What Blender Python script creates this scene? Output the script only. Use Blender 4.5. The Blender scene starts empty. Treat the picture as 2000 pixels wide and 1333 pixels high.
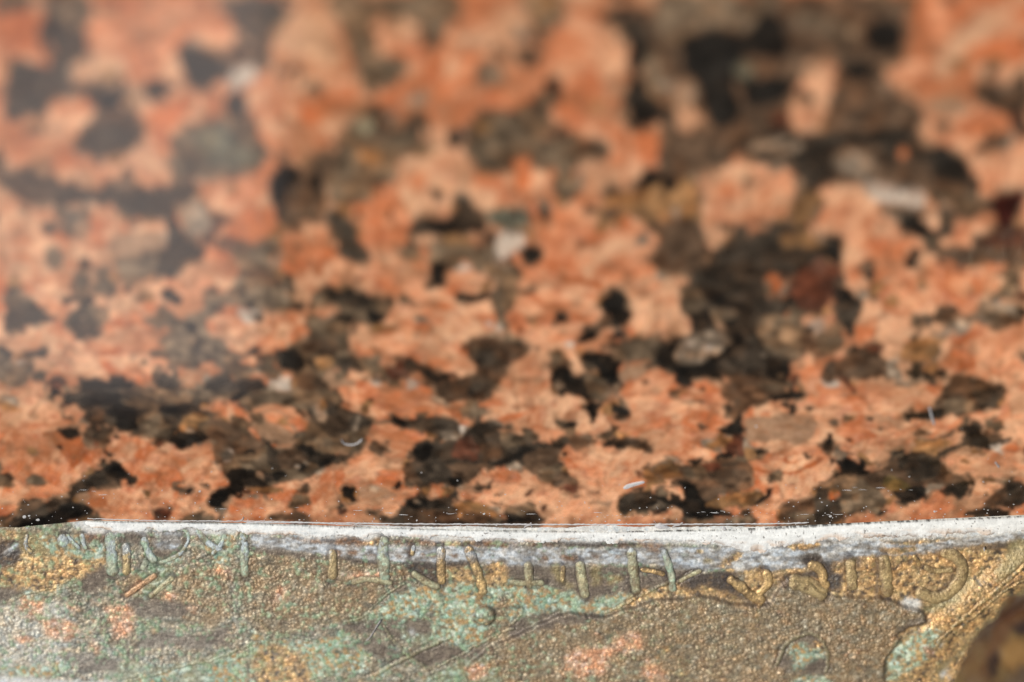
import bpy, math, random
import numpy as np
from mathutils import Matrix, Vector
R = math.radians
random.seed(7)
scene = bpy.context.scene

# ------------------------------------------------------------------ camera
# Polished granite ledge (plane z = 0, y < 0) meets a cast bronze relief (y > 0).
# The photographer held the camera upside down over the joint: image right is -X.
FPX = 2000.0 * 100.0 / 36.0          # focal length in photograph pixels
E0 = R(42.0)                         # depression of the view axis
DIST = 0.35
_es = E0 - math.atan((1030 - 666.5) / FPX)
CAM = np.array([0.0, -DIST * math.cos(_es), DIST * math.sin(_es)])
CF = np.array([0.0, math.cos(E0), -math.sin(E0)])
CU = np.array([0.0, -math.sin(E0), -math.cos(E0)])
CR = np.array([-1.0, 0.0, 0.0])
cam = bpy.data.cameras.new('camera')
cam.lens = 100; cam.sensor_width = 36; cam.clip_start = 0.01; cam.clip_end = 200
cam.dof.use_dof = True
cam.dof.aperture_fstop = 7.7
cam.dof.focus_distance = 0.3488     # on the joint and the raised letters
co = bpy.data.objects.new('camera', cam)
scene.collection.objects.link(co)
co.matrix_world = Matrix(((CR[0], CU[0], -CF[0], CAM[0]), (CR[1], CU[1], -CF[1], CAM[1]),
                          (CR[2], CU[2], -CF[2], CAM[2]), (0, 0, 0, 1)))
scene.camera = co

# ------------------------------------------------------------------ sky and sun
SUN_DIR = Vector((0.55, -0.45, 0.80)).normalized()      # towards the sun
sun_el = math.asin(SUN_DIR.z)
world = bpy.data.worlds.new('World'); scene.world = world; world.use_nodes = True
wn = world.node_tree.nodes; wl = world.node_tree.links
sky = wn.new('ShaderNodeTexSky'); sky.sky_type = 'NISHITA'; sky.sun_disc = False
sky.sun_elevation = sun_el; sky.sun_rotation = math.atan2(SUN_DIR.x, SUN_DIR.y)
wn['Background'].inputs['Strength'].default_value = 0.12
wl.new(sky.outputs[0], wn['Background'].inputs['Color'])
sd = bpy.data.lights.new('sun', 'SUN'); sd.energy = 3.2; sd.angle = R(0.5); sd.color = (1.0, 0.965, 0.91)
so = bpy.data.objects.new('sun', sd); scene.collection.objects.link(so)
so.rotation_euler = SUN_DIR.to_track_quat('Z', 'Y').to_euler()
scene.view_settings.view_transform = 'Standard'; scene.view_settings.look = 'None'
scene.view_settings.exposure = 0.0; scene.view_settings.gamma = 1.0

# ------------------------------------------------------------------ placing
TILT = R(25.0)                       # the bronze rises away from the ledge
NB = np.array([0.0, -math.sin(TILT), math.cos(TILT)])

def rays(u, v):
    xc = (np.asarray(u, float) - 1000.0) / FPX; yc = -(np.asarray(v, float) - 666.5) / FPX
    return CF + xc[..., None] * CR + yc[..., None] * CU

def on_granite(u, v, h=0.0):
    d = rays(u, v); t = (h - CAM[2]) / d[..., 2]
    return CAM + t[..., None] * d

def on_bronze(u, v, h=0.0):
    d = rays(u, v); t = (h - CAM @ NB) / (d @ NB)
    return CAM + t[..., None] * d

# ------------------------------------------------------------------ noise
def _h(xi, yi, s):
    h = (xi * 374761393 + yi * 668265263 + s * 982451653) & 0xffffffff
    h = ((h ^ (h >> 13)) * 1274126177) & 0xffffffff
    h = ((h ^ (h >> 16)) * 2246822519) & 0xffffffff
    return ((h ^ (h >> 15)) & 0xffffff) / 16777216.0

def vn(x, y, s=0):
    xf = np.floor(x); yf = np.floor(y); xi = xf.astype(np.int64); yi = yf.astype(np.int64)
    fx = x - xf; fy = y - yf; fx = fx * fx * (3 - 2 * fx); fy = fy * fy * (3 - 2 * fy)
    a = _h(xi, yi, s); b = _h(xi + 1, yi, s); c = _h(xi, yi + 1, s); d = _h(xi + 1, yi + 1, s)
    return (a + (b - a) * fx) * (1 - fy) + (c + (d - c) * fx) * fy

def fbm(x, y, s=0, n=4):
    t = 0.0; a = 1.0; w = 0.0
    for k in range(n):
        t = t + a * vn(x * 2**k + 17.3 * k, y * 2**k - 9.1 * k, s + k); w += a; a *= 0.55
    return t / w                      # about 0..1, mean .5

def voro(x, y, s=0):
    xi = np.floor(x).astype(np.int64); yi = np.floor(y).astype(np.int64)
    J0, J1 = 0.02, 0.96
    f1 = np.full(x.shape, 9.0); f2 = np.full(x.shape, 9.0); idc = np.zeros(x.shape); ix = np.zeros(x.shape, np.int64); iy = ix.copy()
    for dx in (-1, 0, 1):
        for dy in (-1, 0, 1):
            cx = xi + dx; cy = yi + dy
            d = np.hypot(cx + J0 + J1 * _h(cx, cy, s) - x, cy + J0 + J1 * _h(cx, cy, s + 1) - y)
            near = d < f1
            f2 = np.where(near, f1, np.minimum(f2, d)); f1 = np.where(near, d, f1)
            ix = np.where(near, cx, ix); iy = np.where(near, cy, iy)
    return f1, f2, ix, iy

def lin(c):
    c = np.array(c, float) / 255.0
    return np.where(c <= 0.04045, c / 12.92, ((c + 0.055) / 1.055) ** 2.4)

def sm(a, b, x):
    t = np.clip((x - a) / (b - a), 0, 1); return t * t * (3 - 2 * t)

def smooth2(a, n=1):
    for _ in range(n):
        p = np.pad(a, [(1, 1), (0, 0)] + [(0, 0)] * (a.ndim - 2), 'edge'); a = 0.25 * p[:-2] + 0.5 * p[1:-1] + 0.25 * p[2:]
        p = np.pad(a, [(0, 0), (1, 1)] + [(0, 0)] * (a.ndim - 2), 'edge'); a = 0.25 * p[:, :-2] + 0.5 * p[:, 1:-1] + 0.25 * p[:, 2:]
    return a

# ------------------------------------------------------------------ traced outlines
def catmull(p, n=4):
    p = np.array(p, float)
    a = np.roll(p, 1, 0); b = p; c = np.roll(p, -1, 0); d = np.roll(p, -2, 0); out = []
    for k in range(n):
        t = k / n
        out.append(0.5 * (2 * b + (c - a) * t * .8 + (2*a - 5*b + 4*c - d) * t*t * .8 + (3*b - a - 3*c + d) * t**3 * .8
                   + 0.2 * (2 * (c - b) * t)) if False else
                   b + (c - b) * t + 0.4 * (t * (1 - t)) * ((1 - t) * (c - a - 2 * (c - b)) * 1.0 + t * ((2 * (c - b)) - (d - b))))
    return np.stack(out, 1).reshape(-1, 2)

def parse(data):
    """tile header '@ ox oy scale W H', then one outline per line: class and x,y pairs in tile units."""
    res = []; ox = oy = 0; s = 1; W = H = 9e9
    for ln in data.strip().splitlines():
        f = ln.split()
        if not f: continue
        if f[0] == '@': ox, oy, s, W, H = map(float, f[1:]); continue
        if f[1] == 'e':
            cx, cy, rx, ry = map(float, f[2:6])
            p = [(cx + rx * math.cos(a), cy + ry * math.sin(a)) for a in [k * math.pi / 6 for k in range(12)]]
        else:
            p = [tuple(map(float, q.split(','))) for q in f[1:]]
        q = []
        for x, y in p:
            if x <= 6: x -= 34 * .3 / s * .6
            if x >= W - 6: x += 34 * .3 / s * .6
            if y <= 6: y -= 34 * .3 / s * .6
            if y >= H - 6: y += 34 * .3 / s * .6
            q.append((ox + x * s, oy + y * s))
        res.append((f[0], catmull(q)))
    return res

def inside(poly, U, V):
    wnd = np.zeros(U.shape, np.int32); n = len(poly); j = n - 1
    for i in range(n):
        x0, y0 = poly[i]; x1, y1 = poly[j]
        if y0 != y1:
            c = ((y0 > V) != (y1 > V)) & (U < (x1 - x0) * (V - y0) / (y1 - y0) + x0)
            wnd += np.where(c, 1 if y1 > y0 else -1, 0)
        j = i
    return wnd != 0

def paint(polys, U, V, cb):
    """cb(k, code, sel) for each outline, sel = (row slice, col slice, mask)"""
    us = U.mean(0)
    for k, (code, poly) in enumerate(polys):
        x0, y0 = poly.min(0) - 14; x1, y1 = poly.max(0) + 14
        c = np.where((us >= x0) & (us <= x1))[0]
        if len(c) == 0: continue
        c0, c1 = c[0], c[-1] + 1
        vs = V[:, c0:c1]; r = np.where(((vs >= y0) & (vs <= y1)).any(1))[0]
        if len(r) == 0: continue
        r0, r1 = r[0], r[-1] + 1
        m = inside(poly, U[r0:r1, c0:c1], V[r0:r1, c0:c1])
        if m.any(): cb(k, code, slice(r0, r1), slice(c0, c1), m)

# ------------------------------------------------------------------ mesh and tag helpers
def make_mesh(name, co, quads, col=None, met=None, mat=None, parent=None, smooth=True):
    me = bpy.data.meshes.new(name)
    n = len(quads); w = quads.shape[1]
    me.vertices.add(len(co)); me.vertices.foreach_set('co', np.ascontiguousarray(co, dtype=np.float32).ravel())
    me.loops.add(n * w); me.loops.foreach_set('vertex_index', quads.ravel().astype(np.int32))
    me.polygons.add(n); me.polygons.foreach_set('loop_start', np.arange(0, n * w, w, dtype=np.int32))
    if smooth: me.polygons.foreach_set('use_smooth', np.ones(n, bool))
    me.update(calc_edges=True)
    if col is not None:
        a = me.color_attributes.new('Col', 'FLOAT_COLOR', 'POINT')
        c4 = np.ones((len(co), 4), np.float32); c4[:, :3] = np.clip(col, 0, 1)
        a.data.foreach_set('color', c4.ravel())
    if met is not None:
        a = me.attributes.new('Met', 'FLOAT', 'POINT'); a.data.foreach_set('value', met.astype(np.float32).ravel())
    if mat: me.materials.append(mat)
    o = bpy.data.objects.new(name, me); scene.collection.objects.link(o)
    if parent: o.parent = parent
    return o

def grid_quads(nr, nc):
    i = np.arange(nr * nc).reshape(nr, nc)
    return np.stack([i[:-1, :-1], i[:-1, 1:], i[1:, 1:], i[1:, :-1]], -1).reshape(-1, 4)

def sub_mesh(name, co, quads, **kw):
    v, inv = np.unique(quads, return_inverse=True)
    col = kw.pop('col', None); met = kw.pop('met', None)
    return make_mesh(name, co[v], inv.reshape(-1, 4), col=None if col is None else col[v], met=None if met is None else met[v], **kw)

def empty(name, loc):
    o = bpy.data.objects.new(name, None); scene.collection.objects.link(o); o.location = loc; o.empty_display_size = 0.01
    return o

def tag(o, label=None, cat=None, group=None, kind=None):
    if label: o['label'] = label
    if cat: o['category'] = cat
    if group: o['group'] = group
    if kind: o['kind'] = kind
    return o

# ------------------------------------------------------------------ materials
def material(name, rough, spec=0.5, metal=0.0, grain=0.0, gscale=3000, bump=0.0, bscale=9000, use_met=False, rvar=0.0, fixed=None, coat=0.0):
    m = bpy.data.materials.new(name); m.use_nodes = True
    n = m.node_tree.nodes; l = m.node_tree.links; b = n['Principled BSDF']
    b.inputs['Roughness'].default_value = rough; b.inputs['Specular IOR Level'].default_value = spec
    b.inputs['Metallic'].default_value = metal; b.inputs['Coat Weight'].default_value = coat
    tc = n.new('ShaderNodeTexCoord')
    if fixed is None:
        at = n.new('ShaderNodeAttribute'); at.attribute_name = 'Col'; src = at.outputs['Color']
    else:
        rgb = n.new('ShaderNodeRGB'); rgb.outputs[0].default_value = (*fixed, 1); src = rgb.outputs[0]
    if grain > 0:
        nz = n.new('ShaderNodeTexNoise'); nz.inputs['Scale'].default_value = gscale; nz.inputs['Detail'].default_value = 3
        l.new(tc.outputs['Object'], nz.inputs['Vector'])
        mr = n.new('ShaderNodeMapRange'); mr.inputs[1].default_value = 0.25; mr.inputs[2].default_value = 0.75
        mr.inputs[3].default_value = 1 - grain; mr.inputs[4].default_value = 1 + grain
        l.new(nz.outputs[0], mr.inputs[0])
        mx = n.new('ShaderNodeVectorMath'); mx.operation = 'SCALE'
        l.new(src, mx.inputs[0]); l.new(mr.outputs[0], mx.inputs['Scale']); src = mx.outputs[0]
        if rvar > 0:
            m2 = n.new('ShaderNodeMapRange'); m2.inputs[1].default_value = 0.3; m2.inputs[2].default_value = 0.7
            m2.inputs[3].default_value = rough - rvar; m2.inputs[4].default_value = rough + rvar
            l.new(nz.outputs[0], m2.inputs[0]); l.new(m2.outputs[0], b.inputs['Roughness'])
    l.new(src, b.inputs['Base Color'])
    if bump > 0:
        n2 = n.new('ShaderNodeTexNoise'); n2.inputs['Scale'].default_value = bscale; n2.inputs['Detail'].default_value = 4
        l.new(tc.outputs['Object'], n2.inputs['Vector'])
        bp = n.new('ShaderNodeBump'); bp.inputs['Strength'].default_value = bump; bp.inputs['Distance'].default_value = 0.0001
        l.new(n2.outputs[0], bp.inputs['Height']); l.new(bp.outputs[0], b.inputs['Normal'])
    if use_met:
        a2 = n.new('ShaderNodeAttribute'); a2.attribute_name = 'Met'; l.new(a2.outputs['Fac'], b.inputs['Metallic'])
    return m

M_GRAN = material('polished_granite', 0.05, 1.0, grain=0.08, gscale=3500)
M_CHIP = material('stone_dust', 0.9, 0.2, fixed=(0.52, 0.49, 0.45), grain=0.15, gscale=4000)
M_BRNZ = material('weathered_bronze', 0.44, 0.5, grain=0.22, gscale=4500, bump=0.6, bscale=5000, use_met=True, rvar=0.12)
M_SEAL = material('white_joint_sealant', 0.75, 0.3, grain=0.05, gscale=6000, bump=0.5, bscale=4000)
M_LINT = material('lint', 0.8, 0.2, fixed=(0.38, 0.35, 0.32))
M_DARK = material('blocker_dark', 0.7, 0.2, fixed=(0.02, 0.019, 0.018), grain=0.3, gscale=60)
GRANITE = """
@ 650 0 .375 1866 1333
G 0,0 620,0 640,60 560,150 470,130 440,60 300,60 260,40 180,80 140,130 60,60 0,60
C 480,170 530,160 560,210 530,250 490,220
G 100,130 200,140 220,220 170,290 260,320 380,330 370,380 250,400 170,440 130,350
B 150,330 380,320 370,370 200,380
g 200,390 290,390 280,450 180,460
G 990,0 1220,0 1200,130 1120,180 1060,180 1030,80
Y e 1130 30 90 50
g e 810 380 70 75
B 940,270 1030,250 1110,270 1100,310 980,310
K 1110,420 1160,400 1200,440 1150,490 1110,470
G 1080,480 1150,500 1130,590 1110,680 1040,760 960,860 860,900 760,880 710,780 700,700 740,600 860,590 980,570 1050,560
B e 1060 570 50 40
Y 730,620 830,640 820,700 740,720
K e 645 710 45 50
C 200,570 270,570 300,630 400,620 500,620 480,700 380,730 260,700 180,740 70,720 90,640
G 60,700 400,720 540,740 600,760 420,780 330,850 310,950 200,920 200,1010 150,1050 0,1060 0,860 60,800
N e 150 650 70 60
Y 130,780 240,800 270,860 180,860
G 1070,730 1200,730 1260,740 1430,760 1430,830 1300,830 1270,900 1300,970 1250,1030 1170,1020 1140,960 1160,880 1080,840 1010,820
B 1260,760 1340,730 1430,790 1400,830 1320,800 1270,820
B 890,800 960,830 900,900
C 1420,50 1700,70 1740,160 1866,240 1866,400 1800,380 1720,280 1620,300 1600,400 1640,480 1720,540 1800,600 1700,640 1600,640 1560,680 1500,620 1500,540 1560,420 1540,280 1480,180
K 1540,250 1620,220 1640,300 1600,380 1640,460 1560,480 1560,420
K 1490,570 1600,540 1720,560 1760,600 1560,660 1500,620
K 1790,200 1866,180 1866,420 1810,340
G 1640,270 1720,290 1790,400 1820,540 1700,480 1640,400
G 1700,0 1866,0 1866,180 1760,170 1690,60
G 1740,780 1800,700 1866,700 1866,960 1770,920 1700,870
K 1600,900 1700,880 1820,960 1760,1000 1670,1020 1600,980
Y 1420,1030 1560,990 1600,1040 1500,1160 1400,1180 1380,1110
B 1400,1090 1470,1070 1520,1090 1440,1160
K 1070,1060 1130,1060 1140,1130 1080,1150
C 620,1020 700,1030 740,1080 800,1120 830,1240 750,1260 640,1230 560,1230 430,1220 420,1160 520,1120 620,1130 640,1080
K 500,1130 620,1140 660,1220 540,1220
K 700,1180 830,1200 820,1260 720,1250
N 820,1110 940,1080 1020,1110 1010,1170 900,1200 830,1170
C e 940 1130 30 30
W 850,1220 960,1190 1020,1170 990,1280 900,1333 830,1333 840,1260
K e 1030 1315 55 40
C 0,1080 90,1150 130,1250 210,1333 60,1333 0,1200
G 370,1300 500,1270 600,1300 600,1333 380,1333
Y 1550,1000 1866,950 1866,1180 1700,1180 1560,1130
B 1640,1170 1800,1140 1866,1180 1866,1333 1700,1333 1690,1240
W e 1780 1110 32 32
O 930,840 1010,830 1030,960 960,980
L 1050,860 1110,900 1090,960 1040,940
O 1560,680 1740,700 1720,820 1620,850 1580,760
O 1180,520 1240,530 1230,600 1160,590
O 680,0 860,0 860,60 700,60
L 920,60 1010,80 1030,180 960,200 920,140
@ 1300 0 .375 1866 1333
B 0,0 1240,0 1240,100 1240,260 1100,380 1200,480 1320,560 1340,620 1300,680 1400,740 1560,830 1610,900 1610,1000 1640,1060 1560,1140 1480,1080 1380,1000 1280,980 1100,920 1040,960 960,930 860,960 780,1000 720,1010 700,920 600,860 520,870 420,820 360,800 300,860 200,900 120,920 0,1000 0,640 40,560 0,400
G 0,0 560,0 500,100 400,150 260,130 140,150 80,200 0,220
G 660,60 760,80 860,120 1000,130 1010,190 900,220 850,170 700,150
K 80,200 240,150 420,180 500,60 600,100 650,200 640,290 500,300 400,300 380,400 480,420 560,390 680,420 650,490 560,550 400,540 420,480 360,440 380,600 340,660 230,650 190,500 160,420 80,360
N e 410 370 55 45
K 1060,120 1200,110 1245,180 1220,250 1100,260 1030,200
K 920,310 1100,330 1080,380 980,420 920,370
P 740,310 880,320 880,440 850,540 820,680 700,690 640,640 660,540 700,440
P 50,560 120,520 190,640 160,690 60,680
T 0,440 140,420 150,560 60,560
r 540,600 640,600 620,670 560,670
C 400,720 560,690 700,690 900,700 1100,690 1250,660 1300,760 1400,780 1540,830 1600,900 1590,960 1500,950 1400,940 1340,900 1280,980 1150,900 1150,790 1050,760 900,780 860,900 900,960 820,950 760,1000 720,940 600,850 500,850 430,800
g 440,770 620,715 650,730 460,800
g 540,800 700,745 700,772 560,820
g 900,800 1060,820 1100,880 1000,940 880,860
O e 1230 795 40 30
B 1100,800 1180,830 1300,820 1400,880 1330,950 1240,960 1140,880
K 1400,740 1540,830 1600,870 1580,930 1470,900 1420,830
C 1430,0 1530,0 1500,40
B 1590,500 1680,430 1760,470 1866,380 1866,560 1800,620 1700,560 1620,560
T 1340,560 1480,480 1600,570 1500,600 1400,600
B 1620,760 1720,700 1790,700 1760,760 1660,800 1600,820
r 1800,600 1866,600 1866,740 1800,680
R 1700,1000 1780,960 1860,1000 1840,1100 1780,1220 1730,1180 1700,1060
G 1380,1000 1560,1000 1680,1040 1600,1130 1480,1130 1400,1060
W 1040,930 1200,960 1340,1000 1340,1080 1220,1080 1100,1060 1040,1000
C 1080,1060 1220,1070 1320,1100 1400,1130 1500,1200 1400,1240 1300,1240 1220,1160 1140,1130
K 1220,1150 1330,1150 1400,1200 1330,1240 1240,1200
T e 1450 1100 40 50
C 440,1160 560,1150 700,1150 720,1100 780,1180 720,1260 620,1280 600,1333 270,1333 330,1230 440,1200
B 0,1180 120,1150 190,1200 210,1333 0,1333
K 820,1220 910,1230 920,1333 820,1333
Y 610,1230 720,1200 820,1240 810,1333 620,1333
Y 720,1000 820,1020 780,1120 700,1180 650,1120
r 1640,1240 1866,1180 1866,1333 1660,1333
K 0,920 70,940 60,990 0,1000
L 330,860 440,880 470,950 380,980
L 1480,220 1600,130 1700,200 1560,300 1460,420 1400,380
O 1560,280 1700,200 1866,180 1866,330 1640,340
@ 0 0 .5 2000 1333
C 160,90 240,70 340,110 340,240 270,320 180,340 190,260 170,190
G 230,0 340,0 350,110 240,80
G 0,0 230,0 240,40 120,30 0,50
C 40,260 90,240 180,270 250,330 340,350 300,380 200,380 150,450 70,470 20,420
B 340,330 490,320 490,380 480,410 540,480 560,540 480,600 380,620 300,590 310,510 380,460 380,390 330,370
C 320,520 420,480 550,540 470,600 360,610
K 400,330 490,325 470,420 400,430
T 490,330 560,330 570,380 520,440 490,400
K 570,320 640,310 700,340 620,370 580,400
C 700,200 780,170 880,240 890,300 840,350 740,310
K 710,220 770,190 830,220 870,270 860,320 800,340 740,300
C 870,220 930,180 1000,180 980,230 920,270 870,280
C 860,0 1150,0 1130,70 1060,130 1010,190 960,140 900,60
B 880,230 1000,180 1050,110 1050,200 1040,250 960,270 900,270
K 880,370 930,360 960,440 950,500 900,480
W 890,290 980,260 1000,310 930,350 890,330
G e 1155 285 30 42
G 680,530 780,480 880,470 960,480 1010,560 1040,640 960,680 850,690 740,700 680,680 670,600
N 770,520 870,490 930,560 1000,600 1020,640 960,650 880,650 800,620
B 0,560 50,660 180,650 240,700 330,740 500,730 650,740 720,700 770,730 750,790 680,800 700,880 760,960 780,1020 700,1030 690,1090 640,1060 650,990 660,900 620,860 520,850 420,800 260,800 100,790 30,740 0,700
C 210,780 330,750 450,740 640,750 760,720 740,790 680,800 690,880 760,960 700,1010 650,980 660,880 600,850 500,850 400,790 240,810
g 240,820 320,830 360,900 300,930 250,880
K 1040,630 1100,620 1180,650 1180,700 1120,760 1220,830 1200,860 1100,890 1080,800 1060,720
B 1180,650 1220,600 1330,590 1340,620 1300,700 1260,780 1280,840 1180,870 1100,880 1120,780
K e 1240 710 28 34
G 1280,0 1800,0 1770,60 1700,160 1650,90 1560,50 1480,60 1440,120 1390,170 1330,80
G 1390,180 1440,160 1450,240 1580,230 1590,290 1500,330 1440,370 1400,280
C 1670,120 1720,140 1700,190 1670,170
R 560,470 640,440 720,460 640,490
O 560,460 640,400 740,350 760,400 700,470 620,540
O 1170,420 1300,370 1340,430 1240,480 1180,480
L 1060,150 1150,60 1240,60 1320,170 1330,260 1200,220 1120,200
L 280,260 360,210 470,230 500,290 400,310 280,320
r 800,880 900,850 940,930 830,940
O 880,870 960,820 1060,820 1070,920 1000,960 900,920
g 700,820 780,780 830,860 780,920 720,890
G 960,960 1090,940 1060,1020 960,1030
T 440,930 640,900 630,1000 540,1060 480,1070 430,1000
G 160,980 220,960 240,1030 200,1050
@ 0 490 .21008 1904 1333
C 110,340 200,330 280,430 400,560 560,640 520,670 300,700 80,740 30,700 60,560 40,430
G 60,420 200,400 300,500 200,530 80,500
G 400,0 560,30 600,110 520,160 440,120
G 700,180 900,190 1020,260 1060,350 960,390 820,400 800,500 860,520 960,560 1010,640 920,700 900,790 750,800 620,720 650,640 640,560 730,500 700,400 690,290
C 640,560 740,520 760,420 820,470 800,600 880,650 900,720 880,790 740,790 620,710 680,680
T e 870 320 40 60
T 760,560 790,540 780,620 740,650
C 1040,80 1200,60 1400,120 1560,0 1904,0 1850,80 1700,100 1620,120 1650,200 1620,270 1500,180 1400,200 1300,220 1200,270 1120,180
G 1040,80 1200,60 1400,60 1500,100 1400,200 1300,220 1200,270 1120,180
K e 1165 360 45 35
K 1500,360 1580,340 1720,440 1680,520 1580,460 1500,430
G 1330,640 1480,590 1600,560 1700,640 1904,560 1904,1010 1700,1050 1560,1000 1420,970 1420,910 1540,870 1530,740 1400,690
K e 1780 700 70 60
C e 1840 880 50 90
C 1420,1200 1470,1060 1560,1090 1660,1160 1680,1260 1560,1290 1440,1250
C 230,940 400,880 460,900 430,960 260,970
G 0,880 60,960 200,1040 320,1030 330,1080 240,1180 280,1200 130,1290 30,1240 0,1160
W 190,1000 300,980 320,1020 200,1060
K 720,1180 900,1190 1080,1230 1250,1210 1270,1270 1150,1290 1130,1333 780,1333 750,1250
K 450,1280 540,1260 570,1310 480,1333
r 460,1190 620,1190 600,1260 480,1260
o 900,930 1160,910 1190,940 930,960
@ 400 490 .21008 1904 1333
G 250,0 700,0 640,80 610,140 700,250 830,340 820,390 700,400 780,460 700,560 560,560 440,530 300,520 180,500 60,620 0,620 0,460 100,400 250,400 270,260 380,200 300,120
B 380,180 620,160 700,260 660,330 540,290 420,260
C 660,290 760,280 840,350 760,380 680,360
K e 425 495 45 30
W 290,560 400,540 560,540 500,600 450,680 380,680 320,620
K e 508 650 38 38
G 930,540 980,440 1060,360 1140,380 1400,330 1500,400 1640,440 1780,490 1700,540 1690,620 1600,680 1500,640 1400,620 1350,700 1300,740 1330,850 1320,950 1420,980 1420,1180 1500,1200 1400,1180 1240,1110 1100,1140 1180,1240 1200,1333 840,1333 850,1240 820,1160 700,1130 660,1060 700,920 860,900 880,830 980,760 960,700 1000,640 1180,590 1260,560 1080,500 1000,560
C 1110,400 1300,360 1480,380 1540,470 1500,530 1380,540 1300,480 1180,490
K 1510,560 1600,540 1690,620 1600,680 1530,640
C 1180,600 1260,580 1400,620 1330,690 1240,650
B 870,850 960,800 1100,800 1250,920 1200,980 1050,980 900,950
K 700,920 800,890 880,960 920,1060 870,1130 750,1140 670,1080
K 930,1020 1010,1020 980,1080
Y 1020,1020 1100,990 1200,1000 1190,1060 1120,1110 1040,1100
B 850,1160 1000,1130 1100,1180 1180,1250 1190,1333 850,1333
G 1410,960 1500,920 1640,960 1680,1060 1800,1020 1904,1010 1904,1200 1780,1200 1680,1200 1560,1140 1500,1220 1380,1200 1260,1120 1220,1020 1300,990
C 1230,1000 1400,990 1480,1100 1480,1190 1350,1170 1250,1100
r 1700,1040 1904,1020 1904,1180 1700,1190
G 0,790 200,830 280,960 480,1080 520,1110 400,1170 300,1180 260,1120 180,1110 60,1020 0,1000
C 60,1180 180,1150 280,1200 300,1270 160,1333 0,1333 0,1290
C 330,1180 480,1180 560,1230 600,1333 320,1333
C 400,940 460,890 520,920 430,980
G 560,960 640,1000 640,1130 700,1150 640,1190 500,1130 520,1100
W 640,1190 760,1170 830,1250 820,1333 620,1333 600,1260
T 1100,1150 1180,1120 1300,1180 1400,1240 1200,1280
W 1540,1190 1640,1180 1640,1250 1580,1270
@ 800 490 .21008 1904 1333
G 0,0 760,0 780,110 900,150 1060,200 1020,300 1000,430 920,520 900,600 940,700 880,740 800,700 800,560 780,480 760,400 800,300 780,200 640,170 500,110 350,150 330,260 240,360 130,350 200,240 210,130 100,60 0,70
K 220,120 340,120 350,160 320,270 240,360 130,350 190,270
K 440,400 500,390 600,410 740,390 780,420 700,470 560,490 450,470
W 360,150 520,140 600,180 400,210
K 1050,0 1230,0 1220,60 1140,110 1070,70
K 1800,440 1904,360 1904,620 1830,620 1770,540
B 1904,560 1904,690 1800,720 1740,820 1640,870 1570,860 1620,760 1720,660 1790,600
K 1590,800 1720,720 1740,800 1640,860
B 540,900 580,850 700,780 880,810 1060,860 1130,900 1060,970 940,1010 880,1090 870,1170 780,1260 760,1333 300,1333 250,1260 140,1270 80,1180 0,1120 0,1010 120,1030 220,1080 240,1130 330,1170 440,1170 600,1130 610,1060 540,990
K 140,1110 200,1090 240,1150 330,1180 280,1220 160,1180
C 620,980 760,940 830,1010 760,1080 660,1060
G e 630 920 40 30
C 560,1150 700,1160 800,1240 740,1333 580,1290
B 1130,900 1240,900 1320,960 1440,970 1410,1060 1330,1090 1290,1120 1210,1110 1200,1060 1230,1020 1180,960
K e 1245 1085 45 30
G 1300,960 1450,970 1420,1060 1310,1100
N 1840,930 1904,880 1904,980
K 1590,1010 1660,940 1800,940 1904,1000 1904,1250 1820,1240 1760,1170 1720,1080 1640,1040
K 1300,1190 1360,1100 1480,1080 1540,1150 1640,1180 1680,1333 1440,1333 1340,1260
g e 1400 1250 45 35
L 1440,1040 1520,980 1600,1030 1660,1120 1600,1170 1540,1120
G 1650,1150 1760,1170 1860,1270 1850,1333 1690,1333 1640,1200
W e 740 700 40 26
W e 850 715 40 26
W e 1510 880 45 30
W 0,1220 80,1230 60,1280 0,1290
o 1180,470 1350,480 1560,580 1660,640 1600,640 1400,560 1220,500
o 1380,230 1520,250 1780,320 1760,370 1560,320 1440,310
@ 1200 490 .21008 1904 1333
K 0,370 90,400 110,500 130,560 150,620 60,700 0,700
B 330,0 850,0 780,120 640,190 460,210 380,180 340,100
T 940,0 980,0 860,170 740,230 800,120
C 960,0 1904,0 1904,110 1904,560 1780,560 1640,500 1560,620 1800,620 1760,760 1720,860 1760,980 1650,1040 1620,1200 1560,1290 1500,1333 1000,1333 1060,1200 1000,1190 860,1190 740,1200 750,1250 660,1260 580,1220 580,1160 480,1120 380,1040 300,1010 100,1060 110,1160 60,1290 0,1333 0,880 80,830 280,790 400,760 380,840 560,830 700,760 700,640 620,560 600,420 640,340 740,200 880,130
G 600,340 740,300 800,400 880,520 720,580 640,540 600,440
G 0,880 280,800 400,860 400,1000 200,1020 0,1040
K 880,410 1040,420 1160,480 1260,530 1200,560 1060,500 920,460
G 900,520 1040,510 1120,580 1080,640 960,680 920,600
K 820,530 880,520 940,680 880,700 800,620
o 1400,220 1520,180 1640,240 1700,220 1640,340 1600,440 1480,460 1400,360
r 1640,380 1700,240 1904,100 1904,560 1780,560 1700,500
T 960,680 1100,640 1160,690 1080,730 960,740
K 400,960 560,860 620,840 600,920 700,1080 800,1080 960,960 1100,900 1080,980 960,1050 980,1180 860,1190 740,1190 750,1250 660,1260 570,1220 580,1140 470,1110 400,1040
g 620,840 760,760 880,740 1000,780 1080,860 980,930 860,1010 760,1070 620,1060 560,1020
W e 670 880 40 28
W e 855 890 50 42
W e 610 1030 50 28
K 1080,780 1180,740 1220,860 1130,900
K 0,1040 110,1060 110,1160 60,1290 0,1333
G 1360,620 1780,580 1740,760 1700,980 1500,960 1400,860 1340,740
B 1710,790 1840,780 1850,880 1800,940 1730,900
K 1400,1080 1640,1060 1640,1190 1500,1200 1400,1160
W e 1550 1155 38 18
g e 1400 970 40 30
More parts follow.
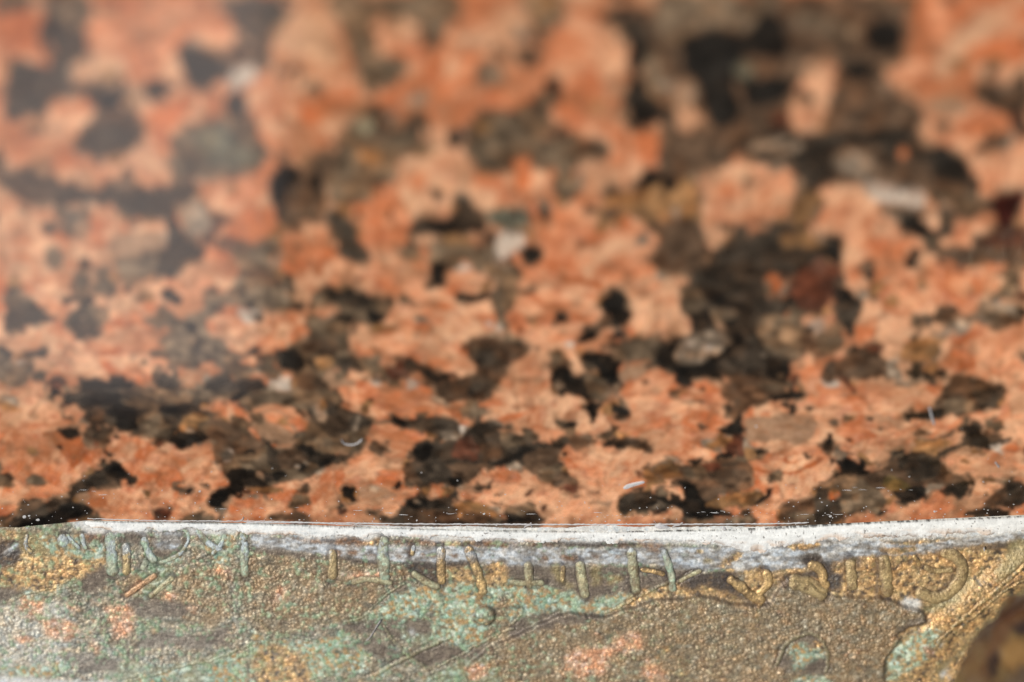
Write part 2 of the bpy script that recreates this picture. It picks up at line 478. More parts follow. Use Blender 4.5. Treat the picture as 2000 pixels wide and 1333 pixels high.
K 1560,1333 1620,1270 1700,1280 1740,1333
B 1000,1333 1080,1190 1300,1180 1500,1240 1560,1300 1500,1333
G e 1450 1250 120 40
r 1660,1160 1740,1160 1750,1230 1660,1230
K e 290 1225 35 25
K 520,1333 560,1310 620,1330
T 60,1100 280,1030 380,1080 200,1190 60,1220
W 1770,730 1800,660 1904,620 1904,760 1800,760
@ 1600 490 .21008 1904 1333
K 60,0 200,0 190,110 100,120
r 0,80 100,130 190,150 120,280 110,480 60,530 0,520
K 780,130 880,0 960,20 900,130 820,160
B 1000,0 1904,0 1904,120 1700,120 1560,110 1420,150 1290,160 1240,100 1100,60
C 150,360 240,340 340,430 400,470 400,580 340,680 330,800 260,800 220,720 160,600 200,500
K 160,370 240,350 370,470 340,500 220,480
Y 460,340 560,280 720,250 560,360 480,440
Y 890,330 960,280 1000,320 960,360
B 1600,400 1700,320 1760,240 1840,200 1880,220 1740,360 1700,420 1620,430
r 1820,400 1904,380 1904,480 1840,460
B 880,660 960,570 1060,600 1140,500 1290,530 1280,590 1180,640 1100,670 980,640 900,700
g 1200,640 1400,580 1500,470 1600,460 1700,500 1830,540 1904,600 1820,640 1700,710 1580,710 1530,650 1400,650 1300,740 1180,700
K 1830,550 1904,540 1904,610 1860,610
W e 1650 480 40 24
B 1540,580 1800,590 1830,640 1680,710 1580,690
Y 800,850 900,820 1100,820 1180,800 1100,960 1000,1020 840,1000 780,1040 760,920
o 1290,1020 1400,1010 1470,1060 1380,1100 1300,1080
B 60,1050 200,990 330,940 440,880 560,880 630,900 600,980 540,1080 480,1180 380,1190 220,1160 60,1160
r 420,870 560,880 630,900 600,960 480,930
G 0,760 140,780 220,830 200,900 60,940 0,920
W e 240 1080 24 20
W e 365 1035 20 16
r 160,1160 260,1180 370,1290 300,1300
W 30,1170 160,1190 160,1250 70,1260 20,1220
g 620,1040 700,1030 790,1170 840,1190 700,1190 620,1140
K 780,1100 920,1100 1040,1160 960,1230 860,1250 830,1170
K 1060,1130 1140,1100 1180,1130 1110,1170
B 1160,1333 1200,1220 1300,1150 1420,1170 1540,1200 1660,1260 1720,1333
@ 0 770 .21008 1904 1333
C 640,0 1904,0 1904,220 1760,180 1840,330 1640,350 1600,400 1440,390 1340,370 1220,350 1170,360 1070,310 1060,260 960,260 880,280 800,240 740,170 700,110 640,60
r 530,120 560,90 640,120 740,200 700,250 600,220 540,170
K 740,30 1080,0 1100,90 900,100 760,70
B 760,120 900,110 1000,160 960,240 880,270 790,230
K 990,150 1100,80 1220,130 1280,220 1290,330 1180,360 1080,300 1080,240
G 1290,230 1450,160 1560,260 1600,350 1500,390 1320,360
G 1130,60 1300,30 1500,100 1450,160 1250,130
K 1480,110 1760,100 1740,170 1520,170
G 1240,0 1800,0 1750,80 1500,60
Y 1680,260 1760,200 1904,200 1904,330 1700,340
K 1570,420 1680,350 1904,340 1904,430 1740,500 1650,500
W e 1395 345 30 10
g e 1790 330 50 22
B 750,430 850,360 960,310 1060,300 1070,370 1040,440 1000,500 1080,570 1020,590 970,490 860,520 770,480
C 850,380 960,320 1040,340 950,430
r 760,450 840,410 930,460 860,510 780,490
K 1000,540 1080,560 1050,590
Y e 280 520 55 36
C 880,740 1040,630 1120,630 1220,720 1270,850 1230,860 1120,800 1120,880 920,880 720,960 640,930 600,900
K 940,700 1040,630 1130,640 1200,720 1160,780 1080,780 960,740
B 760,830 880,760 1100,820 1120,880 900,890 700,880
C 410,1020 560,950 640,900 720,870 740,900 700,950 620,990 660,1020 800,1040 870,1090 840,1130 700,1160 600,1200 130,1250 60,1270 130,1170 300,1170 410,1090 440,1040
K 430,1000 560,930 700,1000 840,1050 860,1090 760,1130 640,1180 520,1230 130,1260 170,1180 360,1140 480,1100 560,1040
B 200,1020 260,990 430,1000 410,1090 300,1160 120,1180 160,1090
T 700,940 820,930 860,1000 780,1020 690,980
C 400,1010 620,900 760,830 900,730 980,760 880,850 740,920 620,985 520,1040
G 0,720 60,760 150,830 100,860 0,850
G 0,1130 70,1160 60,1230 0,1333
K e 1765 900 40 35
B 1600,860 1740,870 1720,920 1600,900
B 1840,830 1904,820 1904,880
r 1430,1100 1560,1080 1600,1120 1560,1180 1440,1170
G 1660,1170 1800,1100 1904,1100 1904,1190 1660,1180
r 1470,440 1540,450 1500,480
r e 1755 610 20 35
G 820,1130 960,1160 900,1180 800,1160
o 820,1000 960,960 1000,1060 880,1060
Y e 1360 930 40 40
o 400,380 700,360 800,500 700,700 480,420
C 130,1190 300,1090 430,1000 640,890 880,735 1040,625 1130,640 1180,720 1100,800 900,860 740,930 640,990 480,1080 330,1160 160,1230
K 960,690 1040,630 1130,645 1200,730 1130,780 1020,770
K 130,1240 330,1150 560,1060 760,1060 850,1080 740,1140 600,1190 300,1250
@ 400 770 .21008 1904 1333
G 0,250 340,270 430,360 560,470 600,500 700,480 860,490 860,400 960,330 960,200 900,150 780,140 700,120 600,100 400,140 300,60 0,60 0,0 1200,0 1250,100 1330,150 1480,200 1560,290 1480,410 1440,530 1380,550 1280,520 1200,560 1180,660 1080,700 960,790 820,790 720,820 600,860 480,900 230,830 220,740 210,660 140,660 90,560 100,430 0,420
P 0,90 120,80 280,90 360,150 440,230 400,270 250,260 60,220 0,200
T 480,190 560,150 720,170 800,260 870,360 860,470 720,480 560,440 480,340 380,300 450,250
P 520,180 700,180 760,260 850,370 700,300 560,260
K 220,40 300,0 400,0 300,60
B 40,240 300,270 360,370 460,380 560,480 500,540 340,560 220,640 160,660 100,580 110,440 40,400
K 0,340 60,410 0,430
W 180,570 230,510 300,540 260,600 200,620
K 360,570 400,520 490,530 440,560
G 250,620 420,560 560,620 540,700 300,700
K 230,760 280,690 460,700 480,780 580,840 580,870 480,880 380,860 370,910 260,960 220,1040 60,1060 10,1040 20,960 120,880 240,850
K 600,740 680,690 740,710 700,810 630,810
C 600,500 700,490 700,560 880,480 960,470 1040,520 1200,550 1220,580 1160,640 1060,700 960,640 900,720 860,700 820,640 680,680 600,640
B 680,560 860,520 960,600 860,660 780,720 700,660
K 870,500 960,470 1030,510 980,570 900,530
K 1040,520 1230,560 1200,600 1130,680 1060,690 1040,640 1120,600
K 870,690 900,650 960,660 900,710
W e 850 670 20 12
g e 935 650 24 18
G 760,760 980,740 900,800 820,790
T 480,720 600,740 620,820 560,830
C 960,160 1130,60 1240,130 1340,150 1480,200 1560,290 1400,330 1240,410 1150,400 1040,300 1000,260
T 990,60 1080,50 1140,170 1100,260 1020,220
g 1390,250 1440,210 1400,320 1360,370
G 1240,400 1400,320 1560,300 1500,400 1440,530 1380,550 1290,540
K 1710,190 1800,220 1904,300 1850,320 1740,260
C 1570,255 1730,250 1730,275 1580,272
K 1300,850 1410,860 1400,960 1430,1010 1360,1020 1340,980 1290,960
T 1440,870 1580,850 1690,890 1780,950 1700,980 1520,990 1440,940
g e 1585 890 45 22
B e 1705 440 30 14
K 1240,590 1270,600 1300,655 1260,625
G 0,1090 130,1100 130,1180 0,1190
B 620,1110 930,1100 980,1190 600,1180
Y 400,880 680,870 700,900 480,915
C 1780,1060 1850,1020 1904,1020 1904,1210 1690,1200 1730,1140
r 1230,1070 1330,1060 1320,1110 1240,1120
K e 1895 690 20 30
r 540,950 560,940 580,1000 560,1000
@ 800 770 .21008 1904 1333
B 270,0 720,0 620,60 500,80 400,90 300,60
K 490,0 620,0 560,40
G 480,140 760,130 740,200 600,220 500,190
o 380,130 480,120 480,200 400,200
O 780,250 900,180 1080,170 1090,200 860,270
C 0,300 60,240 220,210 460,250 470,340 430,420 300,400 180,360 20,320
g 290,340 420,330 440,400 330,420
C 20,520 60,440 180,430 340,440 440,400 560,290 700,260 820,290 860,330 960,300 960,400 1100,470 1200,430 1300,410 1400,420 1460,400 1560,510 1440,560 1420,680 1200,740 1130,740 1040,670 940,620 760,660 700,620 700,700 620,790 500,850 400,850 300,830 0,850 0,650 60,620
r 440,420 600,380 640,600 420,600
C 560,290 700,260 820,290 860,380 820,470 640,480 580,380
K 30,500 140,440 230,480 200,600 80,620
B 640,460 840,440 820,600 700,620
G 860,300 960,300 1000,400 1100,460 1000,500 860,480
G 960,340 1150,340 1200,420 1080,460
K 970,560 1040,500 1150,500 1080,560 1000,620 860,670 770,660 780,620
B 1060,560 1300,500 1440,540 1400,640 1180,740 1080,690
G 1200,700 1380,660 1400,740 1310,830 1200,790
B 0,660 340,650 700,640 680,740 500,850 400,850 260,830 0,840
C 200,640 340,650 420,760 300,830 120,830 60,720
K 370,760 480,770 510,840 400,860
B 1500,420 1580,370 1680,360 1740,400 1640,470 1560,490
K 1420,310 1480,260 1560,280 1500,320 1430,340
K 1650,150 1680,80 1780,90 1740,200 1700,280 1660,270
K 1880,120 1904,100 1904,150
B 1780,370 1904,310 1904,350 1820,390
K 1800,460 1904,450 1904,490 1820,490
B 1310,840 1380,740 1500,740 1600,830 1440,840 1400,860
r 1400,890 1460,840 1600,840 1560,940 1510,950 1480,910
W 470,290 550,290 510,360 460,370
B 600,840 720,790 760,830 700,880 620,890
Y 120,880 400,860 400,910 260,940 130,930
K e 240 905 35 20
T 500,860 600,850 560,900 470,910
P 380,960 440,930 560,1000 460,1010 400,1000
C 0,980 180,970 380,940 400,1000 420,1060 640,1020 840,1060 850,1100 880,1090 940,1040 1140,1010 1170,1100 1210,1200 0,1205
K 0,1010 90,970 190,1000 180,1050 20,1050
g e 80 1010 40 18
B 0,1060 420,1080 420,1200 0,1200
Y 430,1020 620,1010 840,1060 840,1110 760,1160 480,1160 430,1100
B 480,1110 620,1100 820,1150 700,1190 480,1180
o 760,1190 860,1120 900,1130 860,1190
G 900,1060 1140,1020 1160,1090 1000,1110
K 830,1190 940,1140 1100,1150 1180,1195
G 0,1215 1100,1220 1100,1265 0,1250
o 200,1220 700,1225 680,1250 220,1245
K 1490,1230 1640,1225 1650,1260 1480,1262
r 1220,1060 1300,1030 1240,1100
r 1090,940 1150,880 1140,940 1100,970
T 1660,990 1870,980 1870,1040 1780,1030
r e 840 935 50 12
K e 1750 895 20 12
@ 1200 770 .21008 1904 1333
B 520,0 610,0 600,30 560,40
B 620,50 850,70 820,90 700,80
K 0,90 80,110 160,170 110,210 50,190 0,150
B 1000,0 1780,0 1760,50 1680,70 1440,60 1300,120 1180,180 1180,240 1100,250 1060,80
K 1410,20 1760,0 1750,50 1600,60 1440,60
K 770,290 830,270 900,300 830,320
K 960,330 1040,280 1120,240 1180,150 1190,300 1180,370 1090,395 1020,380
r 1090,400 1190,390 1200,480 1230,580 1100,590 1020,520
Y 830,470 960,420 1080,420 1000,480 880,510
B 0,470 90,400 200,390 300,460 350,540 260,520 100,500 20,490
K 0,460 100,480 80,505 20,500
Y 260,740 380,640 520,610 640,680 620,780 440,800 300,800
B 620,690 760,650 860,630 1000,600 1200,630 1300,690 1310,780 1260,860 1140,900 1000,930 860,990 760,950 740,860 640,790
r 840,640 960,620 1000,680 900,710 840,690
G 660,700 840,670 860,740 780,800 680,790
C e 1100 650 100 24
K 590,830 650,790 740,850 800,930 900,1000 1000,1060 1120,1150 860,1170 680,1140 640,1090 560,1050 400,1000 300,950 320,920 500,960 620,980 640,900
C 40,1050 60,960 160,920 320,930 420,990 520,1030 540,1080 420,1080 400,1110 300,1100 160,1090 90,1130
K 300,1020 420,1010 410,1100 310,1090
Y 860,1000 1300,880 1380,1000 1100,1060 960,1060
K 1310,980 1390,940 1420,880 1470,890 1430,960 1340,1030 1300,1030
C 1740,510 1800,560 1860,580 1800,600 1750,570
K e 1820 120 40 18
B 1560,830 1680,830 1660,845 1570,840
B 1560,1060 1640,990 1904,960 1904,1180 1760,1230 1560,1170
G 1640,1130 1904,1120 1904,1210
K 1870,940 1904,880 1904,980
G 1040,1180 1120,1150 1280,1160 1240,1195 700,1195 700,1160
G 420,1215 1904,1210 1904,1225 1100,1255 420,1270
r e 230 730 35 30
K e 75 745 15 10
T 1220,230 1400,210 1600,190 1860,200 1860,400 1700,480 1560,440 1220,440
L 1340,480 1480,430 1580,460 1500,540 1340,540
K 1350,530 1420,530 1410,555 1360,550
L 1380,740 1680,770 1660,830 1380,820
L 1270,170 1400,70 1450,100 1320,210
o 1560,520 1600,600 1740,600 1680,630 1570,620
L 1560,640 1800,620 1640,700
o 1330,700 1600,720 1904,600 1904,640 1650,740 1350,730
Y 1240,500 1330,540 1320,640 1240,600
@ 1600 770 .21008 1904 1333
B 1090,90 1180,20 1720,0 1700,60 1620,150 1400,180 1200,160 1150,220 880,220 780,180 800,160 1000,150
K 790,180 1000,150 1160,130 1150,220 900,215
C 1440,0 1720,0 1650,110 1500,130
G 1180,60 1400,60 1440,160 1220,160
Y 220,220 280,180 350,220 300,260 220,260
B 60,240 160,230 150,300 100,290
K 80,370 120,380 140,460 90,460
K e 560 320 28 14
C 1190,390 1260,330 1350,360 1350,290 1420,270 1490,330 1560,410 1620,420 1780,400 1790,440 1680,460 1600,520 1500,500 1320,510 1200,560 1110,580 1110,530 1300,470 1280,420
K 1350,290 1420,280 1500,350 1580,430 1600,510 1480,490 1380,470 1400,400
W 1600,470 1700,440 1760,430 1700,490 1720,560 1680,540 1620,490
Y 870,430 1100,430 1240,440 1180,500 1100,520 1080,590 900,540 860,480
K 160,590 230,530 340,540 430,610 430,700 380,720 220,710 170,640
g 110,560 180,520 260,540 200,580 130,590
K 140,770 220,710 480,720 440,760 260,750 160,775
K 680,560 800,500 840,520 780,560 720,570
C 540,650 680,580 720,620 600,660 540,675
B 560,720 640,660 760,600 860,550 1000,550 1100,590 1180,650 1280,740 1380,810 1410,830 1330,940 1280,970 1180,930 1200,880 1120,850 1000,860 940,860 840,870 720,910 600,890 580,800
C 760,610 900,560 1080,600 1150,650 1140,760 960,820 860,780 760,700
Z 600,790 700,770 860,840 860,870 720,910 620,890
C 1180,880 1380,810 1410,830 1330,940 1280,970 1200,940
o e 845 718 36 14
K 750,910 870,860 990,870 990,910 960,960 760,1015 700,960 650,920
G 0,860 100,840 180,770 260,750 480,770 560,720 600,740 560,880 580,960 620,1010 540,1090 420,1070 380,1060 300,1090 250,1120 0,1110
B 440,760 600,700 600,880 500,870
C 0,880 90,890 80,980 180,1000 180,1100 0,1120
o 90,890 190,900 190,960 100,1000
C 0,1110 190,1100 180,1190 0,1200
B 1540,1000 1640,900 1730,830 1904,830 1904,1090 1760,1060 1620,1050
C 1740,840 1904,840 1904,1080 1820,1000 1760,950
C 1320,1150 1400,1080 1560,1060 1700,1070 1820,1100 1800,1140 1600,1140 1420,1140
Y e 1360 630 60 24
Y e 1580 800 60 20
"""
# ------------------------------------------------------------------ granite ledge
SEAM_U = [-400, -100, 0, 40, 100, 170, 300, 500, 700, 1000, 1200, 1400, 1500, 1700, 1850, 2000, 2100, 2400]
SEAM_V = [1100, 1052, 1040, 1030, 1024, 1017, 1019, 1022, 1029, 1037, 1038, 1034, 1030, 1020, 1013, 1006, 1000, 985]
def seam(u): return np.interp(u, SEAM_U, SEAM_V)

GCOL = {'K': (29, 25, 20), 'C': (59, 49, 38), 'B': (80, 60, 43), 'G': (102, 83, 62), 'g': (126, 107, 86), 'r': (88, 52, 36),
        'R': (66, 28, 20), 'O': (212, 118, 68), 'o': (178, 94, 48), 'P': (222, 147, 102), 'L': (234, 176, 130), 'W': (212, 190, 164),
        'Y': (132, 94, 58), 'N': (110, 105, 84), 'T': (170, 130, 96), 'Z': (104, 84, 48)}
KINDS = {'K': 'mica_crystal', 'C': 'quartz_crystal', 'B': 'quartz_crystal', 'G': 'quartz_crystal', 'g': 'quartz_crystal', 'r': 'quartz_crystal',
         'R': 'quartz_crystal', 'N': 'quartz_crystal', 'Y': 'quartz_crystal', 'Z': 'quartz_crystal'}  # round W spots: glints in the quartz painted as pale grains
DARKS = set('KCBGgrRNYZ')

def feldspar_fields(U, V, P):
    """cells of the pink feldspar matrix: id, tone and cleavage direction"""
    wx = 60 * (fbm(P[..., 0] * 90, P[..., 1] * 90, 5) - .5) + 16 * (fbm(P[..., 0] * 600, P[..., 1] * 600, 8) - .5)
    wy = 60 * (fbm(P[..., 0] * 90, P[..., 1] * 90, 11) - .5) + 16 * (fbm(P[..., 0] * 600, P[..., 1] * 600, 14) - .5)
    sz = 170.0
    f1, f2, ix, iy = voro((U + wx) / sz, (V + wy) / (sz * .72), 31)
    return ix, iy, f2 - f1

def granite_colour(U, V, P, code_idx, ix, iy, edge, seedc):
    X = P[..., 0] * 1000; Y = P[..., 1] * 1000            # millimetres on the stone
    base = np.stack([lin(GCOL[c]) for c in CODES])[code_idx]
    dark = np.array([c in DARKS for c in CODES])[code_idx]
    # cleavage streaks, each crystal with its own direction
    ang = np.where(dark, seedc * 6.28, _h(ix, iy, 77) * 2.4 - .9)
    ca, sa = np.cos(ang), np.sin(ang)
    A = X * ca + Y * sa; B = -X * sa + Y * ca
    st = fbm(A * .9, B * 3.6, 51, 5); st2 = fbm(A * 2.6 + 9, B * 11, 57, 4)
    cl = fbm(X * .35, Y * .35, 61, 4); md = fbm(X * 1.1, Y * 1.1, 64, 5); fn = fbm(X * 5, Y * 5, 67, 3)
    tone = _h(ix, iy, 91)
    # interlocking crystals within each grain: angular cells with their own tone
    wx_ = .9 * (fbm(X * .8, Y * .8, 141, 4) - .5); wy_ = .9 * (fbm(X * .8, Y * .8, 143, 4) - .5)
    c1, c2, qx, qy = voro((A * .34 + wx_), (B * .62 + wy_), 145); ct = _h(qx, qy, 147); ct2 = _h(qx, qy, 149); cb_ = sm(.09, .0, c2 - c1)
    d1, d2, rx_, ry_ = voro(X * .75 + 1.6 * wx_, Y * .95 + 1.6 * wy_, 151); dt = _h(rx_, ry_, 153); db_ = sm(.10, .0, d2 - d1)
    O, L, Pk, T = lin(GCOL['O']), lin(GCOL['L']), lin(GCOL['P']), lin((188, 110, 78))
    is_p = (code_idx == CODES.index('P'))
    seam_ = sm(.035, .008, edge) * sm(.35, .55, fbm(X * .5, Y * .5, 171, 3)) * is_p
    # matrix feldspar between orange, pink and pale peach
    a = sm(.26, .72, .60 * cl + .30 * st + .10 * md + .34 * (tone - .5) + .34 * (ct - .5))[..., None]
    pm = O * (1 - a) + L * a
    b = sm(.50, .74, md * .5 + st2 * .25 + .25 * ct2 + .15 * (_h(ix, iy, 93) - .5))[..., None]
    pm = pm * (1 - .55 * b) + Pk * .55 * b
    pm = pm * (1 - .6 * sm(.60, .74, fbm(X * .8 + 40, Y * 1.6, 71, 5))[..., None]) + T * .6 * sm(.60, .74, fbm(X * .8 + 40, Y * 1.6, 71, 5))[..., None]
    col = np.where(is_p[..., None], pm, base)
    lightc = (~dark)[..., None]
    shade = 1 + .38 * (st2 - .5) + .18 * (fn - .5) + .7 * (st - .5) + .6 * (cl - .5) + .26 * (ct2 - .5) - .16 * cb_
    col = np.where(lightc, col * np.clip(shade, .45, 1.6)[..., None], col)
    sb = (.6 * seam_)[..., None]; col = col * (1 - sb) + lin((118, 84, 58)) * sb
    # iron staining and pale cleavage flakes
    iron = .6 * sm(.56, .74, fbm(A * .9 + 30, B * 3.2, 81, 5))
    col = np.where(lightc, col * (1 - iron[..., None] * np.array([.10, .34, .52])), col)
    vein = sm(.035, .0, np.abs(fbm(A * .45 + 8, B * 1.3, 83, 5) - .5)) * sm(.45, .6, fbm(X * .4, Y * .4, 84, 3))
    col = np.where(lightc, col * (1 - vein[..., None] * np.array([.16, .42, .55])), col)
    flake = sm(.64, .76, fbm(A * 2.2 - 13, B * 8, 85, 4))
    col = np.where(lightc, col * (1 - .5 * flake[..., None]) + lin((236, 186, 152)) * .5 * flake[..., None], col)
    gr = sm(.66, .78, fbm(X * 2.3 + 5, Y * 2.9, 88, 5)) * .45
    # smoky tan clouds and buried quartz inside the feldspar
    tn = sm(.53, .66, fbm(X * .22 + 70, Y * .26, 101, 5))
    col = np.where(lightc, col * (1 - .42 * tn[..., None]) + lin((156, 104, 68)) * .42 * tn[..., None], col)
    bq = sm(.615, .66, fbm(X * .55 - 31, Y * .62 + 12, 105, 5)) * .45
    col = np.where(lightc, col * (1 - bq[..., None]) + lin((112, 82, 56)) * bq[..., None], col)
    col = np.where(lightc, col * (1 - gr[..., None]) + lin((120, 84, 62)) * gr[..., None], col)
    # dark grains: smoky, uneven, with paler rims and clouds
    sd = np.exp(1.6 * (md - .5) + .8 * (fn - .5) + .7 * (seedc - .5) + 1.25 * (dt - .42))
    cloud = sm(.56, .76, fbm(X * .9 - 20, Y * .9 + 8, 95, 5))
    dcol = col * sd[..., None]
    dcol = dcol * (1 - .25 * db_[..., None]) + lin((96, 80, 62)) * .25 * db_[..., None] * sm(.4, .7, cl)[..., None]
    br = sm(.45, .62, fbm(X * .5 + 60, Y * .5, 157, 4))[..., None]; dcol = dcol * (1 + br * np.array([.22, .02, -.12]))
    dcol = dcol * .92 * (1 - .34 * cloud[..., None]) + lin((108, 90, 72)) * .34 * cloud[..., None] * np.clip(base.sum(-1) / .12, .25, 1)[..., None]
    col = np.where(dark[..., None], dcol, col)
    return col

polys = parse(GRANITE)
CODES = list(GCOL.keys())
us = np.arange(-70, 2071, 1.8)
ts = np.concatenate([np.linspace(-70, 500, 190, endpoint=False), np.linspace(500, 760, 118, endpoint=False), np.linspace(760, 1030, 151)])
ts = (ts - ts[0]) / (ts[-1] - ts[0])
U = np.repeat(us[None, :], len(ts), 0)
V = -70 + (seam(us)[None, :] + 70) * ts[:, None]
P = on_granite(U, V)
ix, iy, edge = feldspar_fields(U, V, P)
X = P[..., 0] * 1000; Y = P[..., 1] * 1000
amp = 1.0
Uw = U + amp * (18 * (fbm(X * .35, Y * .35, 1, 3) - .5) + 10 * (fbm(X * 1.1, Y * 1.1, 2, 4) - .5))
Vw = V + amp * (13 * (fbm(X * .35, Y * .35, 3, 3) - .5) + 8 * (fbm(X * 1.1, Y * 1.1, 4, 4) - .5))
lab = np.zeros(U.shape, np.int32); cidx = np.full(U.shape, CODES.index('P')); seedc = np.zeros(U.shape)
hid = (_h(ix, iy, 99) * 1e6).astype(np.int64)
uq, inv = np.unique(hid, return_inverse=True)
lab[:] = -1 - inv.reshape(U.shape)
def _cb(k, code, rs, cs, m):
    lab[rs, cs][m] = k + 1; cidx[rs, cs][m] = CODES.index(code); seedc[rs, cs][m] = ((k * 7919) % 1000) / 1000.0
paint(polys, Uw, Vw, _cb)
# small grains gathered round the dark clusters, and small feldspar shards inside them
dk0 = np.array([c in DARKS for c in CODES])[cidx].astype(float); wide = smooth2(dk0, 70)
e1, e2, gx, gy = voro((U + 22 * (fbm(X * .9, Y * .9, 161, 4) - .5)) / 30.0, (V + 18 * (fbm(X * .9, Y * .9, 163, 4) - .5)) / 22.0, 165)
hg_ = _h(gx, gy, 167); hc_ = _h(gx, gy, 169); FLECK = 100000
addm = (dk0 < .5) & (hg_ < .62 * sm(.08, .5, wide) + .045) & (e2 - e1 > .06)
for lo, hi, c in ((0, .3, 'G'), (.3, .5, 'B'), (.5, .68, 'Y'), (.68, .8, 'g'), (.8, .9, 'C'), (.9, 1, 'K')):
    m_ = addm & (hc_ >= lo) & (hc_ < hi); cidx[m_] = CODES.index(c)
seedc[addm] = hc_[addm]; lab[addm] = FLECK
s1, s2, sx_, sy_ = voro((U + 10 * (fbm(X * 2, Y * 2, 173, 3) - .5)) / 15.0, (V + 8 * (fbm(X * 2, Y * 2, 175, 3) - .5)) / 11.0, 177)
spk = (dk0 < .5) & (_h(sx_, sy_, 179) < .006 + .016 * sm(.05, .4, wide)) & (s1 < .46)
cidx[spk] = CODES.index('K'); lab[spk] = FLECK
subm = (dk0 > .5) & (hg_ > 1 - .10 * sm(.95, .5, wide)) & (e2 - e1 > .05)
for lo, hi, c in ((0, .5, 'T'), (.5, .8, 'P'), (.8, 1, 'g')):
    m_ = subm & (hc_ >= lo) & (hc_ < hi); cidx[m_] = CODES.index(c)
lab[subm] = FLECK
col = granite_colour(U, V, P, cidx, ix, iy, edge, seedc)
# pale and brown rims where a dark grain meets feldspar
dk = np.array([c in DARKS for c in CODES])[cidx].astype(float)
soft = smooth2(dk, 5); rim = 4 * soft * (1 - soft) * sm(.5, .7, fbm(X * 1.3, Y * 1.3, 120, 3))
col = smooth2(col, 4)
col = col * (1 - .6 * rim[..., None]) + lin((138, 104, 76)) * .6 * rim[..., None]
# darker towards the joint
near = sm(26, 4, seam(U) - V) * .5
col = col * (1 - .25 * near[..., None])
slab = empty('granite_slab', (0, -0.03, 0))
tag(slab, 'polished orange and black speckled granite slab above the white joint', 'granite slab')
bpy.context.view_layer.update()
Q = grid_quads(*U.shape)
lq = lab[:-1, :-1].ravel(); order = np.argsort(lq, kind='stable'); ls = lq[order]
cuts = np.flatnonzero(np.diff(ls)) + 1
pts = P.reshape(-1, 3) - np.array(slab.location); cf = col.reshape(-1, 3); tail = []
counts = {}
groups = [(ls[g[0]], g) for g in np.split(np.arange(len(ls)), cuts)]
groups.sort(key=lambda t: -len(t[1]))
for L_, g in groups:
    q = Q[order[g]]
    if L_ == FLECK: tail.append(q); continue
    nm = KINDS.get(polys[L_ - 1][0], 'feldspar_crystal') if L_ > 0 else 'feldspar_crystal'
    if len(q) < 25 or counts.get(nm, 0) >= 290: tail.append(q); continue
    counts[nm] = counts.get(nm, 0) + 1
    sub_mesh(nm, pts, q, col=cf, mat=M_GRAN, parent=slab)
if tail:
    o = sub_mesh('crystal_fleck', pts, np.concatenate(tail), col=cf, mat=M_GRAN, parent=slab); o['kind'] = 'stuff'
print('crystals', counts)

# the rest of the slab, outside the frame, and its edge below the polished face
def slab_margin():
    ub = np.concatenate([np.linspace(-1500, -70, 240), np.linspace(-70, 2071, 120)[1:-1], np.linspace(us[-1], 3500, 240)])
    vb = np.concatenate([np.linspace(-900, -70, 150, endpoint=False), np.linspace(-70, 1030, 160)])
    tb = (vb + 900) / 1930.0
    Ub = np.repeat(ub[None], len(tb), 0); Vb = -900 + (seam(ub)[None] + 900) * tb[:, None]
    Pb = on_granite(Ub, Vb)
    ix, iy, ed = feldspar_fields(Ub, Vb, Pb)
    f1, f2, jx, jy = voro(Pb[..., 0] * 260, Pb[..., 1] * 260, 41)
    r = _h(jx, jy, 43); grp = fbm(Pb[..., 0] * 110, Pb[..., 1] * 110, 44, 3)
    ci = np.full(Ub.shape, CODES.index('P'))
    for lo, hi, c in ((0, .3, 'G'), (.3, .5, 'C'), (.5, .72, 'B'), (.72, 1, 'K')):
        ci[(grp > .54) & (r >= lo) & (r < hi)] = CODES.index(c)
    cb = smooth2(granite_colour(Ub, Vb, Pb, ci, ix, iy, ed, r), 1)
    Pb = Pb.copy()
    Qb = grid_quads(*Ub.shape)
    ins = ((Ub[:-1, :-1] > -69) & (Ub[:-1, 1:] < us[-1] + .5) & (Vb[:-1, :-1] > -69.5)).ravel()
    ins2 = ((Ub[:-1, :-1] >= -70.5) & (Ub[:-1, 1:] <= us[-1] + .5) & (tb[:-1, None] >= (830 / 1930.0) - 1e-9)).ravel()
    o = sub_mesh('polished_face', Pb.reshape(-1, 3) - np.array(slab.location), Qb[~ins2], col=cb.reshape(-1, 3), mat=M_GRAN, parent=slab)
    # edge wall along the joint and the underside
    ue = np.linspace(-1500, 3500, 900); ve = seam(ue)
    a = on_granite(ue, ve); rows = [a]
    for dz, dy in ((-.0004, .0002), (-.004, .0002), (-.03, .0002)):
        b = a.copy(); b[:, 2] += dz; b[:, 1] += dy; rows.append(b)
    back = a.copy(); back[:, 1] = -0.30; back[:, 2] = -.03; rows.append(back)
    W = np.stack(rows)
    cc = np.tile(lin((70, 52, 40)), (W.shape[0] * W.shape[1], 1))
    make_mesh('slab_edge', W.reshape(-1, 3) - np.array(slab.location), grid_quads(W.shape[0], W.shape[1]), col=cc, mat=M_GRAN, parent=slab, smooth=False)
slab_margin()
